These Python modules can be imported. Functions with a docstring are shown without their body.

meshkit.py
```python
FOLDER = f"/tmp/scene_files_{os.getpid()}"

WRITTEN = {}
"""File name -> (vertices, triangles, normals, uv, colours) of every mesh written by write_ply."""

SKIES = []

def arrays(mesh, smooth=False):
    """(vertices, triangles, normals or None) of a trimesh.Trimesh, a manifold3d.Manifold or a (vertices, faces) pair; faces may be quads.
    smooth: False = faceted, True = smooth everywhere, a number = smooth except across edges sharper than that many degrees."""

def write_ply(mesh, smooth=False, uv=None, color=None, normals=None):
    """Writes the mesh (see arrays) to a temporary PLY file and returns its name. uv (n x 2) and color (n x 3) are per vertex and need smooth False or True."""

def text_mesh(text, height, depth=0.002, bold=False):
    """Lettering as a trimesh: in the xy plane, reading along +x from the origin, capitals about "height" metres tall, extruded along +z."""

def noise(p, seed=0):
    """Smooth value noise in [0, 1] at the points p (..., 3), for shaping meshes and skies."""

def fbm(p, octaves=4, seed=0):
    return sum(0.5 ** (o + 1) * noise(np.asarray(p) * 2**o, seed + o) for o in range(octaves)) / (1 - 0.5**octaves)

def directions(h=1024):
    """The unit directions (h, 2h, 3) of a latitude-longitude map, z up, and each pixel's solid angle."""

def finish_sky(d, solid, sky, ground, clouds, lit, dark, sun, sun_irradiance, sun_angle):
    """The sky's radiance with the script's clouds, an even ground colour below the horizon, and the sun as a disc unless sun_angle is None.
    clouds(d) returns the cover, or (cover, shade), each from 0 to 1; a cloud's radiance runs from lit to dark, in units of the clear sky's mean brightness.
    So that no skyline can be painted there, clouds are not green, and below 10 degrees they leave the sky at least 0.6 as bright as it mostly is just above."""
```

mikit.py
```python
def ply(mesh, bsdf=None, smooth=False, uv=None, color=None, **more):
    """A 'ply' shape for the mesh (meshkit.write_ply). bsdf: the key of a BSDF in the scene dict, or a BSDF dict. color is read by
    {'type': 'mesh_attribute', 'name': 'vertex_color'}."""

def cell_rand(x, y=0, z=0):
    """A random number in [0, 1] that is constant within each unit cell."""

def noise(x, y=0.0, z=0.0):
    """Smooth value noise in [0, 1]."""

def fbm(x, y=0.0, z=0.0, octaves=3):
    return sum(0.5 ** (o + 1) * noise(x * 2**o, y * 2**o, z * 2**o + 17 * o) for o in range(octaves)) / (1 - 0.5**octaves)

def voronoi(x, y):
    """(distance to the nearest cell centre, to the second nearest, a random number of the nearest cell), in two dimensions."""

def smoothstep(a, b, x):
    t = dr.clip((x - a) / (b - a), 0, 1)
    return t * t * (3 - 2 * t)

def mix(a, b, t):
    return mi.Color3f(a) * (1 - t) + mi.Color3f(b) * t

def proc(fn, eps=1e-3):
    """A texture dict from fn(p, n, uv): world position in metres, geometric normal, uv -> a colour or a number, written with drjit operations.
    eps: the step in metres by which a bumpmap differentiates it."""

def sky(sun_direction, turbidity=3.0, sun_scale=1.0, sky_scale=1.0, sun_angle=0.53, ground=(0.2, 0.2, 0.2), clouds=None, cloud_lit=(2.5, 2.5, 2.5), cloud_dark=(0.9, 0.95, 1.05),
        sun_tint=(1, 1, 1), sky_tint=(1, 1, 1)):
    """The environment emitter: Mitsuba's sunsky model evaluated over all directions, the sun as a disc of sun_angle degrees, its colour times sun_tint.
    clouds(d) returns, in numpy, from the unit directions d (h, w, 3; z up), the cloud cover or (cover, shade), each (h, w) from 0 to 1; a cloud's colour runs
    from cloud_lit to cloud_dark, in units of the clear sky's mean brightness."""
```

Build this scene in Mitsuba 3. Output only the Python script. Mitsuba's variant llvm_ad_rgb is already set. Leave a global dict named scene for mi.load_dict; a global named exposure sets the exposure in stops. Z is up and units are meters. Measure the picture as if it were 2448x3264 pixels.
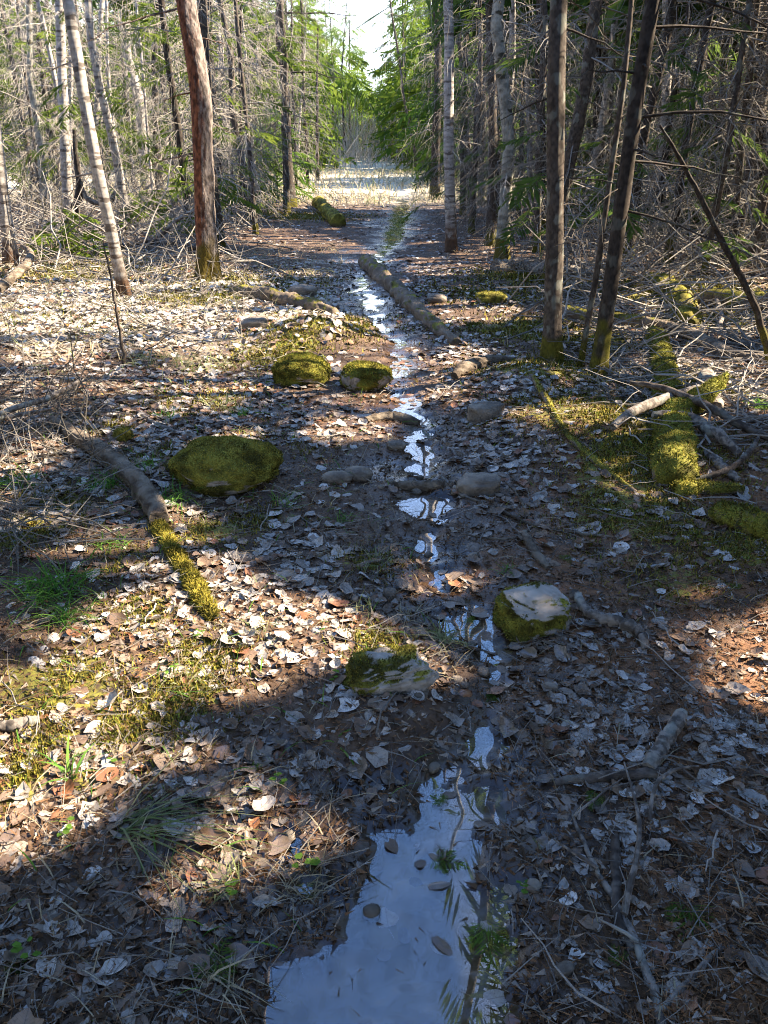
import math
import numpy as np
import drjit as dr
import mitsuba as mi
import mikit
import meshkit
import trimesh
from shapely.geometry import Polygon, LineString
import shapely

# ------------------------------------------------------------------ camera, sky, exposure
T = mi.ScalarTransform4f
PITCH = math.radians(24.1)
EYE = 1.55
SUN = np.array([0.80, 0.12, 0.66])
SUN /= np.linalg.norm(SUN)
exposure = 4.32


CLOUD_SHIFT = 9.1


def sky_clouds(d):
    c = meshkit.fbm(np.stack([d[..., 0] * 3.4 + CLOUD_SHIFT, d[..., 1] * 3.4, d[..., 2] * 2.5], -1), 5, 3)
    c = np.clip((c - 0.58) * 2.4, 0, 0.28)
    veil = np.clip((0.48 - d[..., 2]) / 0.36, 0, 1)
    return np.maximum(c, 0.8 * veil)


scene = {
    'type': 'scene',
    'camera': {
        'type': 'perspective', 'fov': 65.0, 'fov_axis': 'y', 'near_clip': 0.02, 'far_clip': 2000.0,
        'to_world': T().look_at(origin=[0, 0, EYE], target=[0, math.cos(PITCH), EYE - math.sin(PITCH)], up=[0, 0, 1]),
    },
    'sky': mikit.sky(SUN.tolist(), turbidity=3, sky_scale=0.85, sky_tint=(0.80, 0.95, 1.17), sun_tint=(0.97, 1.0, 1.06), clouds=sky_clouds, cloud_lit=(1.9, 1.95, 2.0), ground=(0.12, 0.11, 0.08)),
}
labels = {}
counts = {}
rng = np.random.default_rng(7)
U = rng.uniform


# ------------------------------------------------------------------ registry
def newkey(name):
    n = counts.get(name, 0)
    counts[name] = n + 1
    return name if n == 0 else f'{name}_{n:03d}'


def mesh(V, F):
    return (np.asarray(V, float), np.asarray(F, int))


def obj(name, m, bsdf, parent=None, color=None, uv=None, smooth=False, label=None, cat=None, group=None, kind=None):
    key = newkey(parent + '__' + name if parent else name)
    scene[key] = mikit.ply(m, bsdf, smooth=smooth, color=color, uv=uv)
    d = {}
    if label: d['label'] = label
    if cat: d['category'] = cat
    if group: d['group'] = group
    if kind: d['kind'] = kind
    if d: labels[key] = d
    return key


def thing(name, label, cat, group=None):
    key = newkey(name)
    labels[key] = {'label': label, 'category': cat}
    if group: labels[key]['group'] = group
    return key


# ------------------------------------------------------------------ materials
def pr(base, rough=0.7, spec=0.4, **k):
    return {'type': 'twosided', 'm': {'type': 'principled', 'base_color': base, 'roughness': rough, 'specular': spec, **k}}


VC = {'type': 'mesh_attribute', 'name': 'vertex_color'}
mixc, sm, nz, fb = mikit.mix, mikit.smoothstep, mikit.noise, mikit.fbm


def ground_color(p, n, uv):
    a = fb(p.x * 9, p.y * 9, 3.0, 4)
    b = fb(p.x * 55, p.y * 55, 9.0, 3)
    soil = mixc((0.030, 0.017, 0.009), (0.105, 0.062, 0.036), sm(0.3, 0.7, a) * 0.6 + b * 0.4)
    soil = mixc(soil, (0.13, 0.10, 0.075), sm(0.58, 0.78, b) * 0.4)
    moss = mixc((0.045, 0.048, 0.007), (0.19, 0.17, 0.022), b)
    need = mixc((0.08, 0.036, 0.015), (0.23, 0.11, 0.048), b)
    c = mixc(soil, need, uv.y * sm(0.25, 0.6, a))
    c = mixc(c, moss, sm(0.35, 0.6, uv.x + (b - 0.5) * 0.6 + (a - 0.5) * 0.4))
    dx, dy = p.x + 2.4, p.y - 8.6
    dry = sm(1.25, .65, dr.sqrt(dx * dx / 4.8 + dy * dy / 4.0) + (fb(p.x * 1.5, p.y * 1.5, 7.0, 3) - .5) * .9)  # dry litter of the left clearing, paled further to stand in for sunlight
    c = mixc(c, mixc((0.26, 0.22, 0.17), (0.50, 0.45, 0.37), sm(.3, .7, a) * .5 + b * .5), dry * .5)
    wet = 1 - sm(0.0, 0.035, p.z + (a - 0.5) * 0.02)
    c = mixc(c, mi.Color3f(c) * 0.55, wet)
    under = 1 - sm(-0.02, -0.002, p.z)
    c = mixc(c, mixc((0.075, 0.050, 0.025), (0.16, 0.105, 0.05), a), under * 0.8)
    far = sm(24.0, 36.0, p.y + (a - 0.5) * 6)  # far clearing of pale grass, colour brightened in place of missing sun
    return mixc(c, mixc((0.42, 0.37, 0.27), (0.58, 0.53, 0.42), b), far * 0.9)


def ground_rough(p, n, uv):
    a = fb(p.x * 9, p.y * 9, 3.0, 2)
    return 0.24 + 0.62 * sm(0.004, 0.045, p.z + (a - 0.5) * 0.02)


def bark(dark, light, fz, fxy, moss_h=0.35, moss=(0.11, 0.10, 0.012), lichen=0.0, thr=(0.35, 0.65)):
    def fn(p, n, uv):
        a = fb(p.x * fxy, p.y * fxy, p.z * fz, 4)
        b = nz(p.x * 60, p.y * 60, p.z * 40)
        c = mixc(dark, light, sm(thr[0], thr[1], a) * 0.8 + 0.2 * b)
        if lichen:
            c = mixc(c, (0.34, 0.38, 0.33), sm(0.58, 0.68, fb(p.x * 14, p.y * 14, p.z * 9, 3)) * lichen)
        m = sm(0.42, 0.6, nz(p.x * 11, p.y * 11, p.z * 9) * 0.5 + 0.62 - p.z / moss_h * 0.45)
        return mixc(c, mixc(moss, mi.Color3f(moss) * 0.45, b), m)
    return fn


def pine_color(p, n, uv):
    a = fb(p.x * 40, p.y * 40, p.z * 15, 4)
    b = nz(p.x * 90, p.y * 90, p.z * 60)
    red = mixc((0.055, 0.020, 0.010), (0.20, 0.078, 0.040), sm(0.3, 0.7, a))
    grey = mixc((0.06, 0.045, 0.037), (0.25, 0.21, 0.185), sm(0.3, 0.68, a) * 0.8 + b * 0.2)
    side = sm(-0.30, 0.35, n.x + (fb(p.x * 30, p.y * 30, p.z * 7, 3) - 0.5) * 1.1 - 0.10)
    c = mixc(red, grey, side)
    m = sm(0.42, 0.62, nz(p.x * 9, p.y * 9, p.z * 7) * 0.5 + 0.62 - p.z * 0.75)
    return mixc(c, mixc((0.11, 0.085, 0.014), (0.04, 0.028, 0.006), b), m)


def birch_color(p, n, uv):
    a = fb(p.x * 10, p.y * 10, p.z * 30, 4)
    b = nz(p.x * 50, p.y * 50, p.z * 30)
    c = mixc((0.19, 0.17, 0.15), (0.46, 0.43, 0.39), sm(.25, .75, a) * 0.7 + b * 0.3)
    mark = sm(0.56, 0.66, fb(p.x * 7, p.y * 7, p.z * 22 + 5, 4))
    c = mixc(c, (0.06, 0.045, 0.035), mark * 0.85)
    m = sm(0.30, 0.80, fb(p.x * 14, p.y * 14, p.z * 10, 3) * 0.7 + 0.58 - p.z * 0.9)
    return mixc(c, mixc((0.05, 0.03, 0.018), (0.11, 0.055, 0.026), b), m)


def aspen_color(p, n, uv):
    a = fb(p.x * 12, p.y * 12, p.z * 16, 4)
    b = nz(p.x * 60, p.y * 60, p.z * 40)
    c = mixc((0.12, 0.115, 0.095), (0.34, 0.33, 0.28), sm(0.3, 0.7, a) * 0.7 + b * 0.3)
    c = mixc(c, (0.05, 0.045, 0.03), sm(0.60, 0.72, fb(p.x * 5, p.y * 5, p.z * 12 + 2, 3)))
    m = sm(0.42, 0.6, nz(p.x * 11, p.y * 11, p.z * 9) * 0.5 + 0.62 - p.z * 1.0)
    return mixc(c, (0.09, 0.075, 0.012), m)


def bump(fn, inner, eps=2e-3, scale=1.0):
    return {'type': 'bumpmap', 'tex': mikit.proc(fn, eps), 'scale': scale, 'b': inner}


def ridge(p, n, uv):
    return fb(p.x * 40, p.y * 40, p.z * 15, 3) * 0.014 + nz(p.x * 90, p.y * 90, p.z * 60) * 0.002


def rot_color(p, n, uv):
    a = fb(p.x * 16, p.y * 16, p.z * 30, 4)
    b = nz(p.x * 70, p.y * 70, p.z * 70)
    c = mixc((0.045, 0.032, 0.022), (0.20, 0.165, 0.125), sm(0.3, 0.7, a) * 0.75 + b * 0.25)
    return c


def stone_color(p, n, uv):
    a = fb(p.x * 14, p.y * 14, p.z * 14, 4)
    b = nz(p.x * 120, p.y * 120, p.z * 120)
    c = mixc((0.07, 0.055, 0.042), (0.26, 0.215, 0.165), sm(0.25, 0.75, a) * 0.7 + b * 0.3)
    return mixc(c, (0.05, 0.042, 0.03), 1 - sm(-0.01, 0.03, p.z))


def stone_h(p, n, uv):
    return fb(p.x * 40, p.y * 40, p.z * 40, 3) * 0.006


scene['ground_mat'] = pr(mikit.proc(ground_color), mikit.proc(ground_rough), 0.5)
scene['spruce_mat'] = pr(mikit.proc(bark((0.032, 0.025, 0.020), (0.105, 0.086, 0.070), 30, 46, 0.35, lichen=0.25, thr=(.25, .75))), 0.85, 0.2)
scene['darkbark_mat'] = pr(mikit.proc(bark((0.018, 0.014, 0.011), (0.058, 0.046, 0.037), 30, 46, 0.45, lichen=0.12, thr=(.25, .75))), 0.85, 0.2)
scene['pine_mat'] = bump(ridge, pr(mikit.proc(pine_color), 0.85, 0.2))
scene['stick_mat'] = pr(mikit.proc(bark((0.055, 0.045, 0.037), (0.23, 0.20, 0.17), 40, 50, 0.001, lichen=0.3)), 0.8, 0.25)
scene['darkstick_mat'] = pr(mikit.proc(bark((0.03, 0.022, 0.017), (0.13, 0.105, 0.085), 30, 34, 0.001, lichen=0.15)), 0.8, 0.25)
scene['birch_mat'] = pr(mikit.proc(birch_color), 0.7, 0.3)
scene['aspen_mat'] = pr(mikit.proc(aspen_color), 0.8, 0.25)
scene['rot_mat'] = bump(lambda p, n, uv: fb(p.x * 30, p.y * 30, p.z * 50, 3) * 0.012, pr(mikit.proc(rot_color), 0.85, 0.2))
scene['stone_mat'] = bump(stone_h, pr(mikit.proc(stone_color), 0.7, 0.35))
scene['vc_mat'] = pr(VC, 0.85, 0.15)
scene['vc_wet_mat'] = pr(VC, 0.32, 0.5)


def leaf_veins(p, n, uv):
    ay = dr.abs(uv.y)
    mid = 1 - sm(0.006, 0.028, ay)
    t = (uv.x - ay * 0.75) * 8
    side = 1 - sm(0.0, 0.16, dr.abs(t - dr.floor(t) - 0.5))
    spot = sm(0.52, 0.72, fb(p.x * 170, p.y * 170, p.z * 170, 3))
    edge = sm(0.36, 0.52, dr.sqrt(uv.x * uv.x + uv.y * uv.y)) * fb(p.x * 60, p.y * 60, 3.0, 2)
    return dr.clip(mid * 0.45 + side * 0.2 + spot * 0.35 + edge * 0.35, 0, 0.75)


def leafy(rough, spec):
    return {'type': 'blendbsdf', 'weight': mikit.proc(leaf_veins), 'a': pr(VC, rough, spec), 'b': pr({'type': 'rgb', 'value': [0.085, 0.060, 0.042]}, rough, spec)}


scene['leaf_mat'] = leafy(0.5, 0.4)
scene['wet_leaf_mat'] = leafy(0.22, 0.6)
scene['needle_mat'] = {'type': 'principledthin', 'base_color': VC, 'roughness': 0.6, 'diff_trans': 1.05, 'spec_trans': 0.0}
scene['water_mat'] = {'type': 'thindielectric', 'int_ior': 1.66}

# ------------------------------------------------------------------ terrain
STREAM = np.array([
    [*(0.856, 35.082), 0.418], [*(0.385, 21.851), 0.427], [*(0.179, 15.939), 0.262], [*(-0.203, 12.376), 0.180],
    [*(-0.251, 10.035), 0.195], [*(-0.068, 8.227), 0.162], [*(0.083, 7.033), 0.146], [*(0.126, 6.050), 0.219],
    [*(0.158, 5.266), 0.182], [*(0.213, 4.682), 0.130], [*(0.211, 4.188), 0.154], [*(0.207, 3.777), 0.117],
    [*(0.206, 3.430), 0.184], [*(0.200, 3.110), 0.100], [*(0.211, 2.798), 0.091], [*(0.324, 2.550), 0.101],
    [*(0.359, 2.278), 0.090], [*(0.319, 2.072), 0.090], [*(0.251, 1.893), 0.124], [*(0.196, 1.718), 0.151],
    [*(0.172, 1.565), 0.177], [*(0.145, 1.430), 0.222], [*(0.115, 1.299), 0.239], [*(0.069, 1.182), 0.245],
    [*(0.037, 1.079), 0.268], [*(0.018, 0.960), 0.259], [*(0.000, 0.715), 0.242]])
STREAM[:, 2] *= np.where(STREAM[:, 1] > 12, .45, np.where(STREAM[:, 1] > 2.3, .52, .6))
PUDDLE_DEPTH = [.032, .03, .03, .028, .021, .012, .016]
PUDDLES = [Polygon([(-0.104, 1.134), (0.000, 1.210), (0.071, 1.239), (0.171, 1.233), (0.292, 1.233), (0.313, 1.204), (0.265, 1.119), (0.216, 0.927), (-0.118, 0.927), (-0.170, 1.022), (-0.203, 1.079), (-0.193, 1.114)]),
           Polygon([(-0.271, 1.473), (-0.205, 1.488), (-0.183, 1.430), (-0.204, 1.362), (-0.259, 1.376)]),
           Polygon([(0.090, 3.568), (0.361, 3.596), (0.368, 3.430), (0.149, 3.351), (0.066, 3.457)]),
           Polygon([(0.134, 4.382), (0.310, 4.423), (0.281, 4.151), (0.154, 4.151)]),
           Polygon([(0.093, 1.832), (0.377, 1.873), (0.407, 1.736), (0.316, 1.631), (0.084, 1.597), (0.038, 1.665)]),
           Polygon([(-0.730, 1.362), (-0.525, 1.403), (-0.478, 1.299), (-0.643, 1.262)]),
           Polygon([(-0.221, 1.665), (-0.087, 1.700), (-0.060, 1.614), (-0.178, 1.581)])]
HUMMOCK = [((-0.614, 7.129), 0.62, 0.16), ((0.014, 1.893), 0.26, 0.07), ((1.000, 5.647), 0.6, 0.10), ((1.166, 4.593), 0.6, 0.07), ((1.665, 4.043), 1.0, 0.06)]


def stream_dist(x, y):
    x, y = np.asarray(x, float), np.asarray(y, float)
    best = np.full(x.shape, 1e9)
    hw = np.full(x.shape, 0.3)
    for a, b in zip(STREAM[:-1], STREAM[1:]):
        d = b[:2] - a[:2]
        t = np.clip(((x - a[0]) * d[0] + (y - a[1]) * d[1]) / (d @ d), 0, 1)
        r = np.hypot(x - a[0] - t * d[0], y - a[1] - t * d[1])
        w = a[2] + t * (b[2] - a[2])
        k = r < best
        best = np.where(k, r, best)
        hw = np.where(k, w, hw)
    return best, hw


def sstep(a, b, x):
    t = np.clip((x - a) / (b - a), 0, 1)
    return t * t * (3 - 2 * t)


def n2(x, y, f, octv=3, seed=0):
    return meshkit.fbm(np.stack([x * f, y * f, np.zeros_like(x) + 0.37], -1), octv, seed)


def H(x, y):
    x, y = np.asarray(x, float), np.asarray(y, float)
    d, hw = stream_dist(x, y)
    d = d + (n2(x, y, 3.2, 3, 61) - .5) * 1.1 * np.minimum(hw, .3)
    rel = np.maximum(d, 0) / hw
    out = np.maximum(d - hw, 0)
    h = 0.010 + 0.045 * (1 - np.exp(-out / 0.55)) + 0.06 * sstep(1.5, 6, out)
    h = h - 0.013 * sstep(1.5, 0.3, rel) - .006 * sstep(9, 13, y) * (rel < 1.5)
    h = h + (n2(x, y, 2.1, 3, 66) - .5) * .075 * sstep(2.2, 1.0, rel) * sstep(7, 11, y)
    amp = 0.35 + 0.65 * sstep(0.9, 2.0, rel)
    h = h + (n2(x, y, 1.4, 3, 1) - 0.5) * 0.09 * amp
    h = h + (n2(x, y, 7.0, 3, 5) - 0.5) * (0.034 + .052 * sstep(2.8, 1.0, rel) * (y < 12))
    h = h + (n2(x, y, 30.0, 2, 9) - 0.5) * 0.012
    h = h + (n2(x, y, 13, 3, 12) - .5) * .034 * sstep(2.2, 1.6, y) * (y > .5)
    h = h + .032 * np.clip(y - 31, 0, 34)
    for (c, r, a) in HUMMOCK:
        h = h + a * np.exp(-((x - c[0]) ** 2 + (y - c[1]) ** 2) / (0.5 * r * r))
    near = y < 6
    for pz, deep in zip(PUDDLES, PUDDLE_DEPTH):
        if near.any():
            q = np.hypot(x - pz.centroid.x, y - pz.centroid.y) < 1.2
            if q.any():
                xs, ys = x[q], y[q]
                pp = shapely.points(xs, ys)
                dd = np.array(shapely.distance(pz, pp)) - np.where(shapely.contains(pz, pp), shapely.distance(pz.exterior, pp), 0)
                dd = dd + (n2(xs, ys, 6, 3, 63) - .5) * .28 + (n2(xs, ys, 16, 3, 64) - .5) * .18
                h[q] = h[q] - deep * sstep(0.07, -0.09, dd)
    return h


def Hs(x, y):
    return float(H(np.array([x]), np.array([y]))[0])


MOSSY = [((-2.555, 9.047), .45, .6), ((-3.277, 8.103), .5, .6), ((-1.867, 9.199), .4, .6), ((-2.556, 7.428), .4, .5), ((-0.996, 6.349), .35, .6), ((-1.240, 4.043), .25, .5), ((-1.533, 3.430), .25, .6), ((1.196, 3.777), .25, .9), ((1.417, 4.043), .3, .8), ((3.283, 7.866), .6, .8), ((-0.592, 7.387), .55, .9), ((-0.733, 6.675), .3, .7), ((-0.881, 2.485), .18, .6), ((-1.662, 4.593), .3, .5), ((-1.261, 5.178), .4, .5), ((-0.649, 1.893), .15, .6), ((-0.561, 3.276), .2, .5), ((-1.090, 2.836), .15, .5), ((-1.004, 2.049), .20, .9), ((-0.800, 1.736), .13, .7), ((-0.757, 1.893), .20, .6), ((-0.595, 2.224), .16, .8), ((-0.583, 2.025), .13, .7), ((1.099, 5.842), .5, .9), ((1.217, 4.822), .55, .8), ((1.281, 7.428), .6, .7),
         ((1.153, 3.377), .35, .8), ((1.184, 3.133), .3, .6), ((1.243, 4.043), .3, .7), ((-0.770, 3.179), .2, .7), ((-1.582, 3.179), .22, .8), ((-0.015, 2.320), .12, .8), ((1.474, 2.958), .2, .8), ((1.122, 2.760), .25, .5),
         ((-1.716, 10.219), 1.0, .7), ((-3.874, 11.025), 1.0, .6), ((1.973, 11.025), .8, .7), ((3.488, 9.517), .9, .9), ((1.868, 7.033), .5, .6), ((-0.447, 7.866), .5, .7), ((1.236, 9.517), .8, .4), ((-2.127, 21.851), 1.5, .5),
         ((2.187, 5.523), .5, .7), ((-0.971, 1.631), .1, .8), ((-0.903, 1.774), .12, .8), ((-0.606, 4.342), .3, .3), ((1.420, 4.507), .3, .6), ((-0.056, 2.916), .15, .5), ((1.763, 3.973), .5, .4)]
RIGHT = Polygon([(0.788, 5.072), (1.110, 4.342), (0.801, 3.430), (0.458, 2.798), (0.587, 2.334), (0.499, 2.025), (0.617, 1.812), (0.782, 1.718), (0.845, 1.549), (0.633, 0.969), (1.362, 0.969), (4.292, 4.870), (1.957, 4.870)])


def moss_w(x, y):
    w = np.zeros_like(x)
    for (c, r, a) in MOSSY:
        w = np.maximum(w, a * np.exp(-((x - c[0]) ** 2 + (y - c[1]) ** 2) / (r * r)))
    return w


def needle_w(x, y):
    d = np.array(shapely.distance(RIGHT, shapely.points(np.ravel(x), np.ravel(y)))).reshape(np.shape(x))
    return sstep(0.25, 0.0, d) * (y < 9)


ys = np.concatenate([[-30, -8, -3, -1, 0.0, 0.4], np.geomspace(0.62, 60, 780), [70, 85, 110, 160, 300]])
us = np.concatenate([[-8, -4, -2.4, -1.6, -1.1], np.linspace(-0.72, 0.72, 300), [1.1, 1.6, 2.4, 4, 8]])
gy, gu = np.meshgrid(ys, us, indexing='ij')
gx = gu * (np.maximum(gy, 0) + 0.55) * 1.0 + gu * np.maximum(-gy, 0) * 0.5
gz = H(gx, gy)


def grid_faces(a, b):
    i = np.arange(a - 1)[:, None] * b + np.arange(b - 1)[None]
    i = i.ravel()
    return np.concatenate([np.stack([i, i + 1, i + b + 1], 1), np.stack([i, i + b + 1, i + b], 1)])


GV = np.stack([gx.ravel(), gy.ravel(), gz.ravel()], 1)
guv = np.stack([moss_w(GV[:, 0], GV[:, 1]), needle_w(GV[:, 0], GV[:, 1])], 1)
_n = len(GV)
GF = np.concatenate([grid_faces(*gy.shape), _n + np.array([[0, 1, 2], [0, 2, 3]])])
GV2 = np.concatenate([GV, [[-400, -40, -.6], [400, -40, -.6], [400, 320, -.6], [-400, 320, -.6]]])   # unseen sheet added below to stop sky light leaking in at shorelines
guv = np.concatenate([guv, np.zeros((4, 2))])
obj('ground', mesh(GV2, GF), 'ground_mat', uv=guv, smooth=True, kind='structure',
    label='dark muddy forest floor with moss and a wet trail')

# water surface, one level sheet along the stream with small ripples
wy = np.geomspace(0.62, 36, 620)
wu = np.linspace(-1, 1, 150)
cx = np.interp(wy, STREAM[::-1, 1], STREAM[::-1, 0])
ch = np.interp(wy, STREAM[::-1, 1], STREAM[::-1, 2]) * 2.2 + 0.4
WX = cx[:, None] + wu[None] * ch[:, None]
WY = np.repeat(wy[:, None], 150, 1)
rp = (n2(WX, WY, 9.0, 2, 21) - 0.5) * (0.0016 + .016 * sstep(3.5, 16, WY)) * sstep(1.2, 2.0, WY) + (n2(WX, WY, 3.0, 2, 22) - 0.5) * 0.0012
obj('water', mesh(np.stack([WX.ravel(), WY.ravel(), rp.ravel()], 1), grid_faces(*WX.shape)), 'water_mat', smooth=True, kind='structure',
    label='shallow clear stream water running down the trail')

# ------------------------------------------------------------------ sun patches wanted on the forest floor; crowns are cut to suit
LIT = [Polygon(s) for s in (
    [(-4.736, 11.025), (-3.259, 11.025), (-2.885, 13.056), (-1.786, 10.295), (-1.152, 8.103), (-0.995, 8.354), (-0.321, 8.103), (0.079, 6.675), (0.056, 6.196), (-0.830, 6.196), (-1.197, 6.675), (-1.414, 6.050), (-2.769, 7.428), (-3.831, 8.103), (-5.105, 11.025)],
    [(-1.075, 2.517), (-0.745, 2.617), (-0.591, 2.363), (-0.629, 2.172), (-0.593, 2.072), (-0.788, 2.049), (-0.852, 1.893), (-0.914, 1.736), (-0.876, 1.430), (-1.198, 1.336), (-1.528, 1.893), (-1.180, 2.025), (-1.164, 2.197), (-1.016, 2.251)],
    [(1.085, 2.224), (1.336, 2.454), (1.615, 2.485), (1.335, 1.936), (1.074, 1.936), (1.005, 2.049)],
    [(1.998, 6.349), (2.404, 6.349), (2.197, 5.647), (1.813, 5.584)], [(3.388, 11.025), (4.250, 11.025), (3.374, 8.103), (2.564, 7.866)], [(2.208, 5.776), (3.010, 6.050), (2.541, 4.870), (1.998, 5.072)], [(3.917, 9.517), (5.562, 10.219), (4.138, 7.428), (3.200, 7.428)],
    [(-7.479, 56.326), (3.013, 56.326), (1.956, 36.336), (-2.257, 32.462), (-5.571, 38.634)], [(-3.412, 17.888), (-2.045, 17.888), (-0.305, 14.011), (-1.000, 14.011), (-2.985, 15.110)], [(0.488, 12.485), (1.582, 12.376), (1.419, 11.025), (0.440, 11.200)],
    [(-0.260, 6.428), (0.363, 6.196), (0.334, 5.647), (0.067, 5.523), (-0.211, 6.050)], [(0.075, 2.856), (0.241, 2.836), (0.213, 2.687), (0.089, 2.687)], [(-0.397, 4.728), (-0.112, 4.728), (-0.107, 4.465), (-0.377, 4.465)], [(0.906, 4.870), (1.327, 4.682), (1.263, 4.423), (0.901, 4.507)],
    [(-0.014, 2.172), (0.107, 2.197), (0.117, 2.072), (0.001, 2.049)], [(-0.271, 1.473), (-0.205, 1.488), (-0.183, 1.430), (-0.204, 1.362), (-0.259, 1.376)], [(0.506, 8.900), (1.262, 8.900), (1.216, 7.866), (0.603, 8.103)], [(-0.841, 3.043), (-0.598, 2.485), (-0.665, 2.485), (-0.840, 2.876)],
    [(-0.517, 4.507), (-0.350, 4.465), (-0.368, 4.342), (-0.504, 4.382)], [(-1.134, 4.342), (-0.877, 4.382), (-0.888, 4.151), (-1.091, 4.151)], [(1.396, 3.973), (1.617, 3.906), (1.528, 3.655), (1.318, 3.715)], [(-3.208, 6.675), (-2.744, 6.675), (-2.405, 6.050), (-2.935, 6.050)], [(-0.850, 1.597), (-0.485, 1.631), (-0.386, 1.362), (-0.643, 1.262), (-0.815, 1.416)],
    [(1.317, 14.011), (2.476, 14.011), (2.315, 13.056), (1.231, 13.056)], [(1.803, 8.103), (2.339, 7.866), (2.081, 7.226), (1.665, 7.428)], [(2.204, 7.866), (2.715, 7.641), (2.517, 7.033), (2.030, 7.033)])]
LIT = [q.buffer(.012 * q.centroid.y) for q in LIT] + [Polygon([(-4.5, 25), (5, 25), (4, 47), (-6, 47)])]
for q in LIT: shapely.prepare(q)


def lit_map(x, y):
    """how far the crowns are cut open so that sun reaches the ground point (x, y)"""
    p = np.zeros_like(x)
    e = .05 + .012 * np.maximum(y, 0)
    pts = shapely.points(x + e * 2.2 * (n2(x, y, 2.6, 3, 71) - .5), y + e * 2.2 * (n2(x, y, 2.6, 3, 72) - .5))
    for q in LIT:
        p = np.maximum(p, np.where(shapely.contains(q, pts), 1.0, 0))
    p = p * ((n2(x, y, 3.2, 3, 73) > np.where(y < 1.9, .50, .42)) | (y > 6.5))
    p = np.maximum(p, 1.0 * (x < -3.6 - 0.22 * (y - 10)) * (y > 7) * (y < 26) * (n2(x, y, .9, 3, 74) > .36))
    p = np.maximum(p, 1.0 * (y > 25) * (n2(x, y, .6, 3, 75) > .40))
    fleck = n2(x, y, 1.7, 3, 77)
    p = np.maximum(p, 1.0 * (fleck > np.where(y > 4, .62, .645)) * (y > 2.0))
    p = np.maximum(p, 1.0 * (x > 1.6 + .14 * (y - 8)) * (y > 7) * (y < 27) * (n2(x, y, 1.1, 3, 79) > .53))
    return p


LGX, LGY = np.arange(-14, 14, .04), np.arange(-2, 52, .06)
_a, _b = np.meshgrid(LGX, LGY, indexing='ij')
LG = lit_map(_a.ravel(), _b.ravel()).reshape(_a.shape)


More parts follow.
